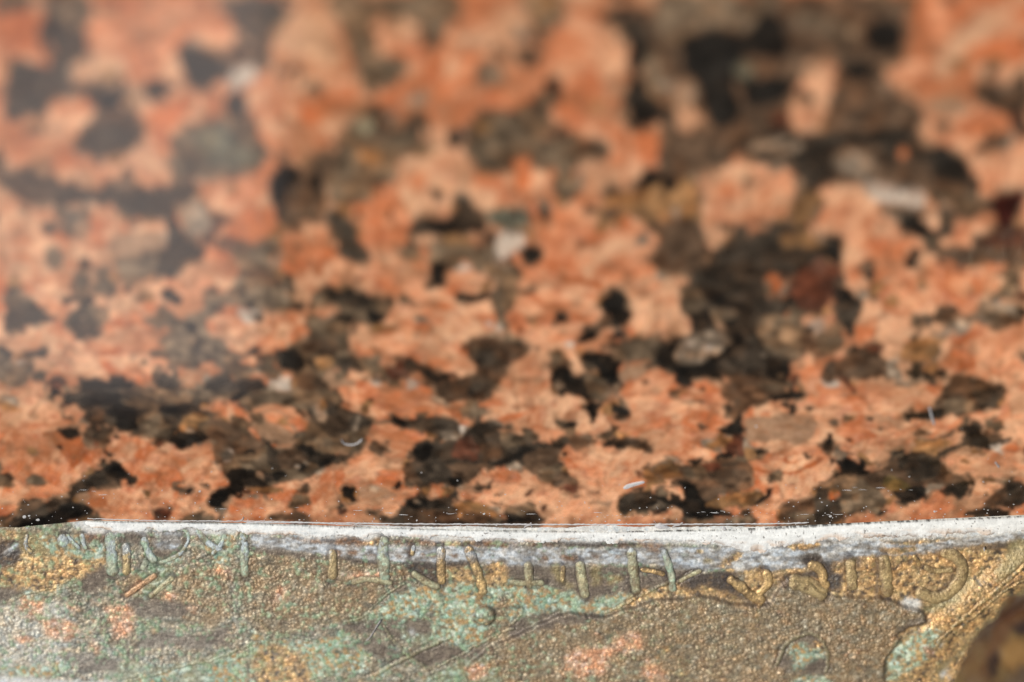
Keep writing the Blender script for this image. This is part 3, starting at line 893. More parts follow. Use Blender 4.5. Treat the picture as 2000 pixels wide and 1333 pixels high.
BRONZE = """
@ 0 980 .2648 1888 1333
q 0,0 1888,0 1888,1333 0,1333
b 900,560 1888,480 1888,800 1500,900 1100,720
p 0,800 450,740 520,900 500,1100 450,1200 0,1230
n 860,1180 1300,1200 1888,1050 1888,1333 860,1333
s 600,520 760,440 800,600 720,690 560,640
s 980,720 1400,760 1330,850 1000,830
s 1180,960 1400,980 1888,880 1888,1050 1500,1070 1000,1080
s 460,1110 850,1160 850,1250 600,1240 480,1180
s 0,560 80,640 300,680 100,700 0,760
g 0,230 160,230 760,400 740,480 460,640 300,660 80,640 0,560
g 10,520 130,500 150,640 40,600
d 0,300 140,280 150,420 60,480 0,500
o 160,230 420,260 430,380 300,420 160,380
a 20,380 130,310 130,330 30,400
v 280,240 420,250 430,400 380,380
v 480,260 600,240 640,360 770,310 770,400 560,420 480,380
n 100,700 400,640 560,560 600,600 420,660 160,720
c 160,720 310,700 300,790 220,850 170,800
c 300,860 560,880 560,960 490,1020 380,1000
c 770,790 860,780 970,770 980,900 920,1000 800,1010 850,920 780,860
c 680,1010 720,1010 720,1140 700,1140
c 120,990 260,1010 230,1050 130,1040
c 490,750 560,760 530,820
c 1230,660 1310,680 1290,740 1230,720
c 1370,780 1440,790 1430,830
c 1580,470 1700,490 1660,540 1590,530
c 1060,570 1160,530 1140,590 980,690 920,690
c 540,1210 590,1210 580,1240 550,1240
r 620,230 780,250 780,300 640,300
s 860,240 1050,210 1040,330 900,300
s 1120,240 1380,210 1340,370 1200,430 1120,350
a 1160,230 1340,225 1330,260 1170,262
a 1160,290 1330,285 1300,340 1170,340
s 1460,270 1530,240 1530,320
s 1640,250 1780,240 1780,420 1680,350
v 1400,320 1560,330 1640,200 1760,260 1730,400 1600,470 1550,380
v 1160,430 1330,400 1330,450 1200,460
n 1060,520 1280,480 1300,560 1100,720 1060,700
x 560,120 1888,140 1888,240 1780,240 1560,250 1480,230 1400,260 1380,210 1110,220 1060,280 1040,220 900,210 850,260 800,240 700,240 620,210
r 840,180 880,175 870,200 845,200
r 1220,170 1300,172 1290,182 1230,180
v 0,1230 200,1200 500,1190 520,1250 300,1290 0,1280
x 0,1296 350,1306 900,1326 900,1333 0,1333
v 1500,1333 1620,1180 1800,1080 1888,1000 1888,1333
v 900,1333 1100,1270 1300,1240 1200,1333
n 1700,1020 1888,960 1888,1010 1760,1060
@ 500 980 .2648 1888 1333
q 0,0 1888,0 1888,1333 0,1333
b 0,380 1050,440 1080,620 900,700 800,850 640,900 0,960
r 200,260 760,265 770,322 300,322
r 780,290 1350,280 1350,300 1160,330 1000,310 800,326
g 800,290 900,290 900,320 820,325
r 1340,285 1888,280 1888,340 1700,336 1360,330
g 1360,290 1600,290 1600,325 1400,325
x 0,120 1888,150 1888,290 1700,280 1400,292 1100,262 950,258 900,262 800,288 750,262 640,262 560,280 400,270 200,240 0,225
a 0,245 200,265 560,320 900,326 1350,332 1888,350 1888,440 1400,450 1000,440 600,400 480,385 200,350 0,330
r e 710 378 44 24
r e 850 388 50 10
r e 1060 400 40 10
r e 1150 372 28 38
r e 1300 395 50 18
r e 1230 389 22 15
r e 1470 395 30 14
r e 600 380 50 22
s 0,330 200,350 480,400 460,430 0,380
d 600,410 1000,445 900,470 640,440
d 1080,445 1340,452 1340,600 1200,560 1120,520
c 640,530 900,510 900,550 720,560
g 1410,470 1560,470 1650,640 1600,640 1400,600
d 1420,560 1520,600 1640,650 1420,610
g 1690,460 1888,450 1888,640 1720,650
d 1400,440 1580,440 1560,480 1420,480
v 1000,680 1200,620 1400,610 1888,640 1888,940 1600,1100 1400,1130 1420,1010 1300,1000 1280,800 1240,770 1200,860 1000,860 880,820
s 800,830 1060,600 1120,640 960,700 860,830
s 690,900 1000,850 1100,880 1290,900 1290,980 1100,1010 1000,990 900,960 660,980
s 1160,1130 1400,1040 1560,1110 1320,1210 1250,1200
s 1300,770 1340,770 1320,880 1290,880
n 640,880 800,840 880,850 820,890
n 1060,900 1110,920 1150,1000 1270,960 1270,1030 1110,1030
s 1500,1120 1888,950 1888,1060 1600,1140
v 0,980 100,1000 400,1040 720,960 640,1080 690,1140 600,1250 400,1290 0,1290
g 60,1060 200,1040 380,1200 360,1333 40,1333 0,1200
v 680,1200 760,1050 830,1130 830,1240 700,1280
s 700,1010 760,1040 800,1030 900,1000 1100,1150 1000,1180 860,1120
v 800,1333 1000,1240 960,1200 850,1290
n 1300,1280 1888,1060 1888,1333 1300,1333
c 1540,1230 1640,1190 1720,1210 1700,1280 1600,1300
c 160,670 230,640 240,730 190,740
c 120,740 160,760 130,780
x 1130,950 1160,950 1185,980 1150,975
@ 1000 980 .2648 1888 1333
b 0,640 1888,640 1888,1333 0,1333
x 0,150 1888,150 1888,330 1750,330 1300,310 900,305 500,295 200,290 0,300
d 200,296 860,296 860,330 240,330
r 140,315 300,320 280,345 150,345
r 800,318 1100,305 1100,340 820,345
d 1180,325 1680,330 1680,342 1200,342
a 0,330 300,345 1888,345 1888,500 1520,500 1380,512 1200,490 960,450 600,460 0,470
r 195,405 275,405 275,440 205,440
r 370,395 480,400 480,440 380,435
r 580,395 640,395 625,425
r 750,390 785,390 780,425
r 1000,350 1080,350 1070,375
g 1350,365 1420,360 1400,390
o e 1450 440 38 16
g 1520,470 1600,400 1700,370 1690,420 1560,480
s 0,470 96,470 96,600 0,560
s 160,470 1380,500 1250,600 1100,620 900,700 560,712 440,650 280,640 180,560
o 290,480 380,470 380,600 460,600 440,650 330,600
o 580,500 660,480 640,640
o 700,560 800,540 780,600 700,610
v 0,560 100,640 280,640 440,660 560,720 860,660 880,740 700,820 400,800 100,850 0,900
g 880,700 1130,610 1250,600 1600,660 1720,740 1560,740 1380,690 1060,700 960,740 700,820
d 1240,570 1600,510 1780,520 1640,570 1800,680 1850,720 1700,740 1500,640 1300,620
g 1560,500 1880,520 1888,560 1760,600 1750,550
g 1750,560 1860,560 1860,620 1800,640
s 60,850 400,810 700,830 600,880 200,930 0,1000 0,900
c 340,1160 440,1080 640,1060 860,960 940,980 940,1080 760,1090 720,1200 640,1270 460,1260
c 960,1160 1040,1160 1140,1290 1000,1300
g 1220,1240 1290,1250 1260,1300
g e 1155 1080 25 20
b 0,1060 340,1060 360,1250 340,1333 0,1333
n 100,880 170,870 160,920
x e 1680 480 46 34
@ 1500 980 .2648 1888 1333
g 0,420 1888,330 1888,1333 700,1333 0,900
x 0,120 1888,80 1888,250 1500,260 1000,280 400,300 200,330 0,350
a 0,350 300,300 700,285 1060,320 1500,270 1888,235 1888,270 1500,320 1100,390 880,400 680,400 500,450 200,490 0,500
d 60,300 340,330 400,360 200,360
d 230,400 380,390 400,440 260,450
g 820,350 1100,330 1070,370 900,390
g 150,320 360,310 360,340 200,360
d 250,440 480,440 560,450 560,640 460,640 380,540 330,490
d 655,430 700,410 690,470 660,500
d 800,400 830,560 830,690 800,690 790,560
g 480,460 550,450 550,520 480,520
d 30,560 340,500 385,580 300,570 140,556
d 1060,620 1200,660 1330,600 1350,520 1370,540 1340,640 1240,700 1090,670
d 1380,400 1470,440 1460,560 1430,560 1440,470
d 1020,430 1060,430 1060,470 1020,470
d 1380,385 1700,305 1780,320 1780,345 1500,360 1400,400
o 1780,300 1888,280 1888,400 1800,500 1740,560 1680,520 1740,400
o 1130,770 1400,640 1450,440 1500,600 1350,760 1200,800
v 950,1050 1200,900 1260,1000 1060,1260 820,1333 860,1200
o 1240,1250 1400,1100 1700,800 1888,640 1888,760 1600,960 1350,1200 1290,1333
b -20,720 130,580 300,590 430,680 830,700 900,740 1000,760 1130,800 1150,870 1050,920 940,970 980,1000 930,1080 860,1170 850,1290 800,1333 -20,1333
x 1000,740 1120,730 1130,760 1080,790 1010,770
s 40,1120 150,1000 280,955 420,1010 445,1180 420,1270 300,1280 250,1270 80,1200
v 120,1130 180,1030 290,1020 280,1100 200,1120
v 290,1100 350,1040 420,1060 420,1120 340,1130 260,1230 190,1220 190,1120
g 330,1030 400,1030 420,1080 370,1070
v 130,1333 240,1290 420,1290 480,1333
s 930,930 1120,820 1160,850 1120,890 980,970
c 1150,1060 1220,1040 1200,1150
p 1230,1010 1310,1030 1280,1070
x 1290,1250 1330,1230 1320,1310 1290,1310
"""
PLATEAU = """
@ 1000 980 .2648 9000 9000
b 60,960 400,815 560,832 700,838 800,800 940,762 1000,735 1060,708 1180,712 1380,690 1480,708 1560,742 1700,748 1888,752 1960,660 2018,590 2070,575 2188,590 2318,680 2718,700 2888,765 3018,800 3038,870 2938,920 2828,970 2868,1000 2818,1080 2748,1170 2738,1290 2680,1500 0,1500 -300,1300 -250,1150
"""
# raised strokes: width, height (photo px), colour, then points; each line one stroke, blank line = next piece
LETTERS = """
@ 0 980 .2648
26 6 o 200,240 190,330 240,380
62 10 v 462,240 465,300 470,340
24 6 v 490,240 540,300 590,345
30 6 v 600,235 615,300 640,350

64 9 v 812,225 824,400 832,552
54 8 o 905,320 935,350 935,450 930,545

46 9 v 1060,260 1080,340 1110,400 1150,450
26 7 v 1125,212 1240,205 1360,212 1388,260 1375,320 1320,390 1240,430 1170,455

36 8 v 1450,200 1500,270 1570,330 1640,350
28 7 v 1660,240 1620,330 1560,390

52 9 v 1795,215 1805,340 1800,440 1812,560

46 7 v 1085,430 1045,505
40 7 r 1160,535 1050,610 920,700
36 7 n 1280,555 1180,640 1100,705

@ 500 980 .2648
60 9 o 560,350 570,460 560,575
70 10 v 945,255 935,400 945,480 950,590
40 8 n 700,600 800,572 880,575 1010,600

30 7 o 1165,320 1150,400
54 9 g 1365,330 1365,480 1372,612
46 9 n 1150,520 1260,590 1360,640

58 10 g 1560,330 1600,430 1650,560 1682,690

@ 1000 980 .2648
56 9 n 118,440 125,540 130,640
40 8 n -20,590 100,600 240,600

60 9 n 500,440 515,560 545,712
30 4 o 380,470 370,600

58 9 n 880,340 895,500 922,680
32 8 g 945,500 1040,515 1130,540

46 9 v 1115,350 1150,450 1180,560 1185,665
30 7 n 1230,590 1320,540 1400,505

56 10 g 1590,560 1680,620 1760,690 1870,735
50 9 g 1870,500 1890,590 1850,650 1800,690

@ 1500 980 .2648
86 10 o 150,590 230,590 330,630 430,690
52 9 g 290,460 370,490 405,540 410,600 450,635

64 9 o 605,425 615,540 620,655

64 10 o 850,395 865,500 875,600 882,705

24 6 g 1070,395 1100,440 1120,480

66 11 o 1270,375 1370,400 1430,470 1425,560 1380,630 1310,690 1210,705 1090,655
30 7 o 1150,480 1220,510 1300,512 1370,500
"""
RIDGES = """
@ 0 980 .2648
14 3 - 880,1345 1060,1290 1240,1245 1420,1195 1560,1170 1760,1090 1900,1040
10 2 - 150,700 300,660 430,620 560,560
@ 500 980 .2648
22 4 - 880,1280 1010,1200 1160,1130 1400,1010 1440,1000
12 3 - 1340,1225 1560,1100 1760,990 1900,930
16 3 - 940,920 1010,1020 1130,1130 1290,1240
12 2 - 650,890 800,850 860,790 940,700 1100,600
12 2 - -20,860 100,940 220,1000 300,1000 460,1040
@ 1000 980 .2648
18 4 - 690,815 800,770 960,690 1110,610 1230,600 1300,540 1380,510
12 3 - 0,900 80,820 60,740
@ 1500 980 .2648
20 4 - 1900,440 1700,620 1500,790 1330,940 1250,1040
14 3 - 1900,560 1720,660 1560,800 1400,930
22 4 - 60,1190 110,1060 200,980 300,960 400,1010 440,1120 420,1240
"""
# ------------------------------------------------------------------ bronze plaque
# class: colour, granule strength, metallic, second colour flecked in, fleck share
BCOL = {'b': ((128, 107, 78), 1.0, .30, (156, 134, 100), .40), 'q': ((108, 100, 80), 1.0, .25, (160, 150, 126), .42),
        'p': ((140, 132, 114), 1.0, .2, (196, 188, 168), .5), 's': ((92, 78, 66), .32, .25, (118, 104, 86), .42),
        'v': ((140, 160, 132), .75, .0, (158, 128, 84), .52), 'n': ((112, 112, 80), .75, .1, (150, 156, 126), .4),
        'g': ((186, 146, 94), .7, .28, (70, 54, 40), .34), 'c': ((198, 138, 98), .95, .3, (212, 170, 130), .45),
        'a': ((156, 152, 142), .35, .0, (208, 204, 194), .42), 'x': ((214, 210, 198), .12, .0, (190, 196, 194), .3),
        'd': ((52, 42, 40), .4, .2, (104, 80, 54), .25), 'o': ((140, 122, 78), .4, .3, (150, 132, 88), .4),
        'r': ((122, 80, 46), .45, .2, (80, 62, 52), .4)}
BC = list(BCOL.keys())
DEPTH0 = 0.35 / FPX                       # metres per photo pixel at the joint

def stroke_lines(data):
    out = []; grp = []; ox = oy = 0; s = 1
    for ln in data.strip('\n').splitlines():
        f = ln.split()
        if not f:
            if grp: out.append(grp); grp = []
            continue
        if f[0] == '@':
            if grp: out.append(grp); grp = []
            ox, oy, s = map(float, f[1:4]); continue
        pts_ = np.array([tuple(map(float, q.split(','))) for q in f[3:]]) * s + (ox, oy)
        grp.append((float(f[0]) * s, float(f[1]) * s, f[2], pts_))
    if grp: out.append(grp)
    return out

def spline(p, step):
    """smooth open curve through p, resampled"""
    p = np.asarray(p, float); n = len(p)
    if n > 2:
        q = []
        for i in range(n - 1):
            a = p[max(i - 1, 0)]; b = p[i]; c = p[i + 1]; d = p[min(i + 2, n - 1)]
            for k in range(8):
                t = k / 8.0
                q.append(.5 * (2*b + (c-a)*t + (2*a-5*b+4*c-d)*t*t + (3*b-a-3*c+d)*t**3))
        q.append(p[-1]); p = np.array(q)
    L = np.concatenate([[0], np.cumsum(np.hypot(*(np.diff(p, axis=0).T)))])
    m = max(int(L[-1] / step), 3); t = np.linspace(0, L[-1], m + 1)
    return np.stack([np.interp(t, L, p[:, 0]), np.interp(t, L, p[:, 1])], 1)

def dist_to(U, V, line):
    d = np.full(U.shape, 1e9)
    for (x0, y0), (x1, y1) in zip(line[:-1], line[1:]):
        dx, dy = x1 - x0, y1 - y0; t = np.clip(((U - x0) * dx + (V - y0) * dy) / (dx * dx + dy * dy + 1e-9), 0, 1)
        d = np.minimum(d, np.hypot(U - x0 - t * dx, V - y0 - t * dy))
    return d

def granules(X, Y):
    """packed cast granules about half a millimetre across: height 0..1, tint id, gap darkness"""
    wx = 1.5 * (fbm(X * .8, Y * .8, 201, 3) - .5); wy = 1.5 * (fbm(X * .8, Y * .8, 203, 3) - .5)
    f1, f2, jx, jy = voro((X * .92 + Y * .39) * 2.25 + wx, (Y * .92 - X * .39) * 2.25 + wy, 205)
    h1 = np.clip(1 - (f1 / .75) ** 2, 0, 1) * sm(0, .22, f2 - f1)
    g1, g2, kx, ky = voro((X * .8 - Y * .6) * 4.9 + wy, (Y * .8 + X * .6) * 4.9 + wx, 209)
    h2 = np.clip(1 - (g1 / .8) ** 2, 0, 1)
    return .72 * h1 + .28 * h2 * (.4 + .6 * h1), _h(jx, jy, 211), _h(kx, ky, 212), f2 - f1

def bronze_surface(U, V, P):
    X = P[..., 0] * 1000; Y = P[..., 1] * 1000 / math.cos(TILT)
    wu = 22 * (fbm(X * .5, Y * .5, 221, 3) - .5) + 16 * (fbm(X * 1.8, Y * 1.8, 223, 3) - .5) + 9 * (vn(X * 5, Y * 5, 225) - .5)
    wv = 18 * (fbm(X * .5, Y * .5, 227, 3) - .5) + 13 * (fbm(X * 1.8, Y * 1.8, 229, 3) - .5) + 7 * (vn(X * 5, Y * 5, 231) - .5)
    mild = sm(1110, 1140, V) * .65 + .35
    ci = np.full(U.shape, BC.index('q'))
    ci[U > 1500] = BC.index('b')
    def cb(k, code, rs, cs, m): ci[rs, cs][m] = BC.index(code)
    paint(parse(BRONZE), U + wu * mild, V + wv * mild, cb)
    def look(j): return np.array([BCOL[c][j] for c in BC], float)[ci]
    A = np.stack([lin(BCOL[c][0]) for c in BC])[ci]; B = np.stack([lin(BCOL[c][3]) for c in BC])[ci]
    A = smooth2(A, 9); B = smooth2(B, 9)
    A = A * .76 + lin((124, 111, 88)) * .24; B = B * .80 + lin((134, 121, 98)) * .20
    pale = sm(900, 100, U) * sm(1120, 1300, V)      # sky sheen painted in as greyer, paler metal at this end
    A = A * (1.14 + .12 * pale[..., None]); B = B * (1.14 + .16 * pale[..., None]); pw = (.30 * pale)[..., None]
    A = A * (1 - pw) + lin((158, 154, 142)) * pw; B = B * (1 - pw) + lin((186, 184, 172)) * pw
    gs = smooth2(look(1), 3); met = smooth2(look(2), 1); share = look(4)
    gmod = sm(.36, .62, fbm(X * .32, Y * .45, 237, 4)); gs = gs * (.55 + .45 * gmod)
    A = A * (.78 + .44 * fbm(X * .4 + 5, Y * .6, 239, 4))[..., None]
    hg, t1, t2, gap = granules(X, Y)
    fl = fbm(X * 2.6, Y * 2.6, 241, 3)
    share = np.where(ci == BC.index('v'), share * .75, share)
    k = sm(-.10, .10, share - (.5 * t1 + .5 * np.clip((fl - .25) * 2, 0, 1)))[..., None]
    col = A * (1 - k) + B * k
    # salt-and-pepper flecks inside each patch: corrosion colours and painted highlight sparkles
    t3 = _h((t1 * 1e5).astype(np.int64), (t2 * 1e3).astype(np.int64) * 0 + 7, 243)
    for lo, hi, code, fc, amt in ((.0, .14, 'vn', (196, 204, 178), .75), (.14, .30, 'v', (176, 138, 84), .8), (.30, .40, 'v', (84, 84, 66), .7),
                                  (.0, .16, 'g', (226, 184, 122), .8), (.16, .26, 'g', (132, 116, 76), .7), (.0, .08, 'bqp', (200, 182, 150), .5),
                                  (.10, .16, 'bqp', (88, 70, 54), .5), (.2, .27, 'qp', (128, 146, 110), .6), (.27, .31, 'bq', (150, 116, 80), .5), (.0, .12, 'c', (240, 200, 170), .7), (.12, .22, 'c', (150, 104, 74), .7)):
        mk = (np.isin(ci, [BC.index(c_) for c_ in code]) & (t3 >= lo) & (t3 < hi))[..., None] * amt
        col = col * (1 - mk) + lin(fc) * mk
    # verdigris and brown crusts scattered through everything
    gr = sm(.60, .72, fbm(X * .8, Y * .8, 251, 4) * .6 + t1 * .4) * sm(1600, 900, U) * (gs > .3)
    col = col * (1 - .55 * gr[..., None]) + lin((120, 150, 112)) * .55 * gr[..., None]
    pk = .5 * sm(.68, .80, fbm(X * .6 + 50, Y * .6, 257, 4) * .7 + t2 * .3) * (gs > .6)
    col = col * (1 - .5 * pk[..., None]) + lin((184, 130, 98)) * .5 * pk[..., None]
    # each granule its own tone; darker gaps, light catch painted on the crowns
    tone = 1 + gs * .55 * (t1 - .5) + .3 * (t2 - .5)
    col = col * np.clip(tone, .4, 1.8)[..., None]
    gap_dark = sm(.15, .02, gap) * gs * .34 * sm(.35, .65, fbm(X * .9, Y * .9, 293, 3))
    col = col * (1 - gap_dark[..., None]) + lin((48, 38, 30)) * gap_dark[..., None]
    crown = sm(.55, .9, hg) * gs * .35
    col = col * (1 - crown[..., None]) + (col * 1.4 + lin((92, 84, 70)) * .6) * crown[..., None]
    # rolling brush lines on the smooth dark metal
    ln = fbm(X * .7, Y * 9, 261, 4)
    sm_ = (1 - gs)[..., None] * (ci != BC.index('x'))[..., None]
    col = col * (1 + sm_ * (1.3 * (ln - .5))[..., None])
    # pits in the chalky residue
    xx = ((ci == BC.index('x')) | (ci == BC.index('a')))
    pit = sm(.66, .74, fbm(X * 3.2, Y * 3.2, 265, 4)) * xx
    col = col * (1 - .6 * pit[..., None]) + lin((96, 92, 88)) * .6 * pit[..., None]
    cl = sm(.42, .62, fbm(X * 1.3, Y * 2.4, 268, 4)) * (ci == BC.index('a'))
    col = col * (1 - .5 * cl[..., None]) + lin((196, 204, 206)) * .5 * cl[..., None]
    dk = sm(.48, .56, fbm(X * .8 + 9, Y * 2.6, 269, 5)) * (ci == BC.index('a'))
    col = col * (1 - .6 * dk[..., None]) + lin((84, 72, 58)) * .6 * dk[..., None]
    met = met * (1 - .9 * gr) * (1 - .8 * gap_dark)
    fine = fbm(X * 7, Y * 7, 281, 3); col = col * (1 + 1.1 * (fine - .5) * (gs > .3))[..., None]
    hue = fbm(X * 1.1, Y * 1.4, 283, 4)[..., None] - .5; col = col * (1 + hue * np.array([.5, .1, -.3]) * sm(.2, .5, gs)[..., None])
    # relief in photo pixels
    H = gs * 2.0 * hg * (.5 + 1.0 * t1) + gs * 3.1 * (fbm(X * 2.1 + 3, Y * 2.1, 291, 3) - .5) + 1.6 * (fbm(X * 1.5, Y * 1.5, 271, 4) - .5) + .7 * (fbm(X * 6, Y * 6, 275, 3) - .5)
    H += 5 * (fbm(X * .18, Y * .18, 277, 2) - .5)
    H += np.where(xx, 1.0, 0) * (fbm(X * 4, Y * 4, 279, 3))
    Us = U + .35 * wu; Vs = V + .35 * wv
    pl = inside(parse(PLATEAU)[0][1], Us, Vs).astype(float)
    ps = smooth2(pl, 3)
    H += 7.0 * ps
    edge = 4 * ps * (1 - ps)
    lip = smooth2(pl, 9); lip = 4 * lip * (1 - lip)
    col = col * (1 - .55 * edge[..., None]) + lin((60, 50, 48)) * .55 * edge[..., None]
    for grp in stroke_lines(RIDGES):
        for w, h, _, p in grp:
            d = dist_to(Us, Vs, spline(p, 12)); c = sm(w * .75, w * .15, d)
            H += h * 1.3 * c
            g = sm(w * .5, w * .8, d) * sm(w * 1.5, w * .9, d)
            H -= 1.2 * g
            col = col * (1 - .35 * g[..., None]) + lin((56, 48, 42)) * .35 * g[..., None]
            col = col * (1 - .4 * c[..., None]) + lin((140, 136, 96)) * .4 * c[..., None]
    H += 9 * np.sqrt(np.clip(1 - (((U - 947) / 21) ** 2 + ((V - 1202) / 19) ** 2), 0, 1))
    b = sm(1.25, 1.0, np.hypot((U - 947) / 21, (V - 1202) / 19)) * sm(.75, 1.0, np.hypot((U - 947) / 21, (V - 1202) / 19))
    col = col * (1 - .6 * b[..., None]) + lin((60, 54, 52)) * .6 * b[..., None]
    # moulding that swings up at the right, and the rounded lower left edge
    H += 10 * sm(60, 10, np.abs((U - 1860) * .72 + (V - 1210) * 1.0 - 0)) * sm(1750, 1830, U)
    # dirt line and painted shade in a shallow gap round every raised letter
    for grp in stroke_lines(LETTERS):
        for w, h, _, p in grp:
            x0, y0 = p.min(0) - 40; x1, y1 = p.max(0) + 40
            cs = np.where((U[0] > x0) & (U[0] < x1))[0]
            if len(cs) == 0: continue
            cs = slice(cs[0], cs[-1] + 1)
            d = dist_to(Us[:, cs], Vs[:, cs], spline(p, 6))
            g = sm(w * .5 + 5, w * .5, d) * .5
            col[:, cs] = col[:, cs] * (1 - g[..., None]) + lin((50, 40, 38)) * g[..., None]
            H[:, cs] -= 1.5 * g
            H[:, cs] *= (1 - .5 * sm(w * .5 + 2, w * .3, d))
    return col, met, H

ub = np.arange(-70, 2071, 1.7); vb = np.concatenate([np.linspace(985, 1045, 30, endpoint=False), np.linspace(1045, 1350, 205)])
U2 = np.repeat(ub[None], len(vb), 0); V2 = np.repeat(vb[:, None], len(ub), 1)
P2 = on_bronze(U2, V2)
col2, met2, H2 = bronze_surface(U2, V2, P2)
plaque = empty('bronze_plaque', (0, 0.01, 0))
tag(plaque, 'weathered cast bronze plaque with raised letters and green verdigris below the joint', 'plaque')
bpy.context.view_layer.update()
PL = np.array(plaque.location)
P2h = P2 + H2[..., None] * DEPTH0 * NB
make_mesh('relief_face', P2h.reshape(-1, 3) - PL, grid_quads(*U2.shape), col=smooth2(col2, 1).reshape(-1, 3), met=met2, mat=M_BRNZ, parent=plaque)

def plaque_margin():
    ua = np.linspace(-1500, 3500, 900); va = np.concatenate([np.linspace(985, 1350, 60, endpoint=False), np.linspace(1350, 2400, 150)])
    Um = np.repeat(ua[None], len(va), 0); Vm = np.repeat(va[:, None], len(ua), 1)
    Pm = on_bronze(Um, Vm)
    X = Pm[..., 0] * 1000; Y = Pm[..., 1] * 1000
    hg, t1, t2, gap = granules(X * .8, Y * .8)
    a = sm(.4, .6, fbm(X * .12, Y * .12, 301, 4))[..., None]; b = sm(.55, .65, fbm(X * .2, Y * .2, 305, 4))[..., None]
    c = lin((112, 96, 70)) * (1 - a) + lin((124, 122, 94)) * a; c = c * (1 - b) + lin((160, 122, 74)) * b
    c = c * (.6 + .8 * t1)[..., None]
    H = 4 * hg + 5 * (fbm(X * .18, Y * .18, 277, 2) - .5) - 1
    Pm = Pm + H[..., None] * DEPTH0 * NB
    q = grid_quads(*Um.shape)
    cu = .25 * (Um[:-1, :-1] + Um[1:, 1:] + Um[:-1, 1:] + Um[1:, :-1]).ravel(); cv = .5 * (Vm[:-1, :-1] + Vm[1:, 1:]).ravel()
    keep = (cu < ub[0] + 1) | (cu > ub[-1] - 1) | (cv > 1348)
    sub_mesh('outer_relief', Pm.reshape(-1, 3) - PL, q[keep], col=c.reshape(-1, 3), met=np.full(Um.size, .3), mat=M_BRNZ, parent=plaque)
    # cast body underneath
    e = on_bronze(ua, np.full(len(ua), 985.0)); f = on_bronze(ua, np.full(len(ua), 2400.0))
    rows = np.stack([e, e + [0, 0, -.03], f + [0, 0, -.03], f + [0, 0, -.0005]])
    make_mesh('cast_body', rows.reshape(-1, 3) - PL, grid_quads(*rows.shape[:2]), col=np.tile(lin((90, 74, 54)), (rows.shape[0] * rows.shape[1], 1)),
              met=np.full(rows.shape[0] * rows.shape[1], .3), mat=M_BRNZ, parent=plaque, smooth=False)
plaque_margin()

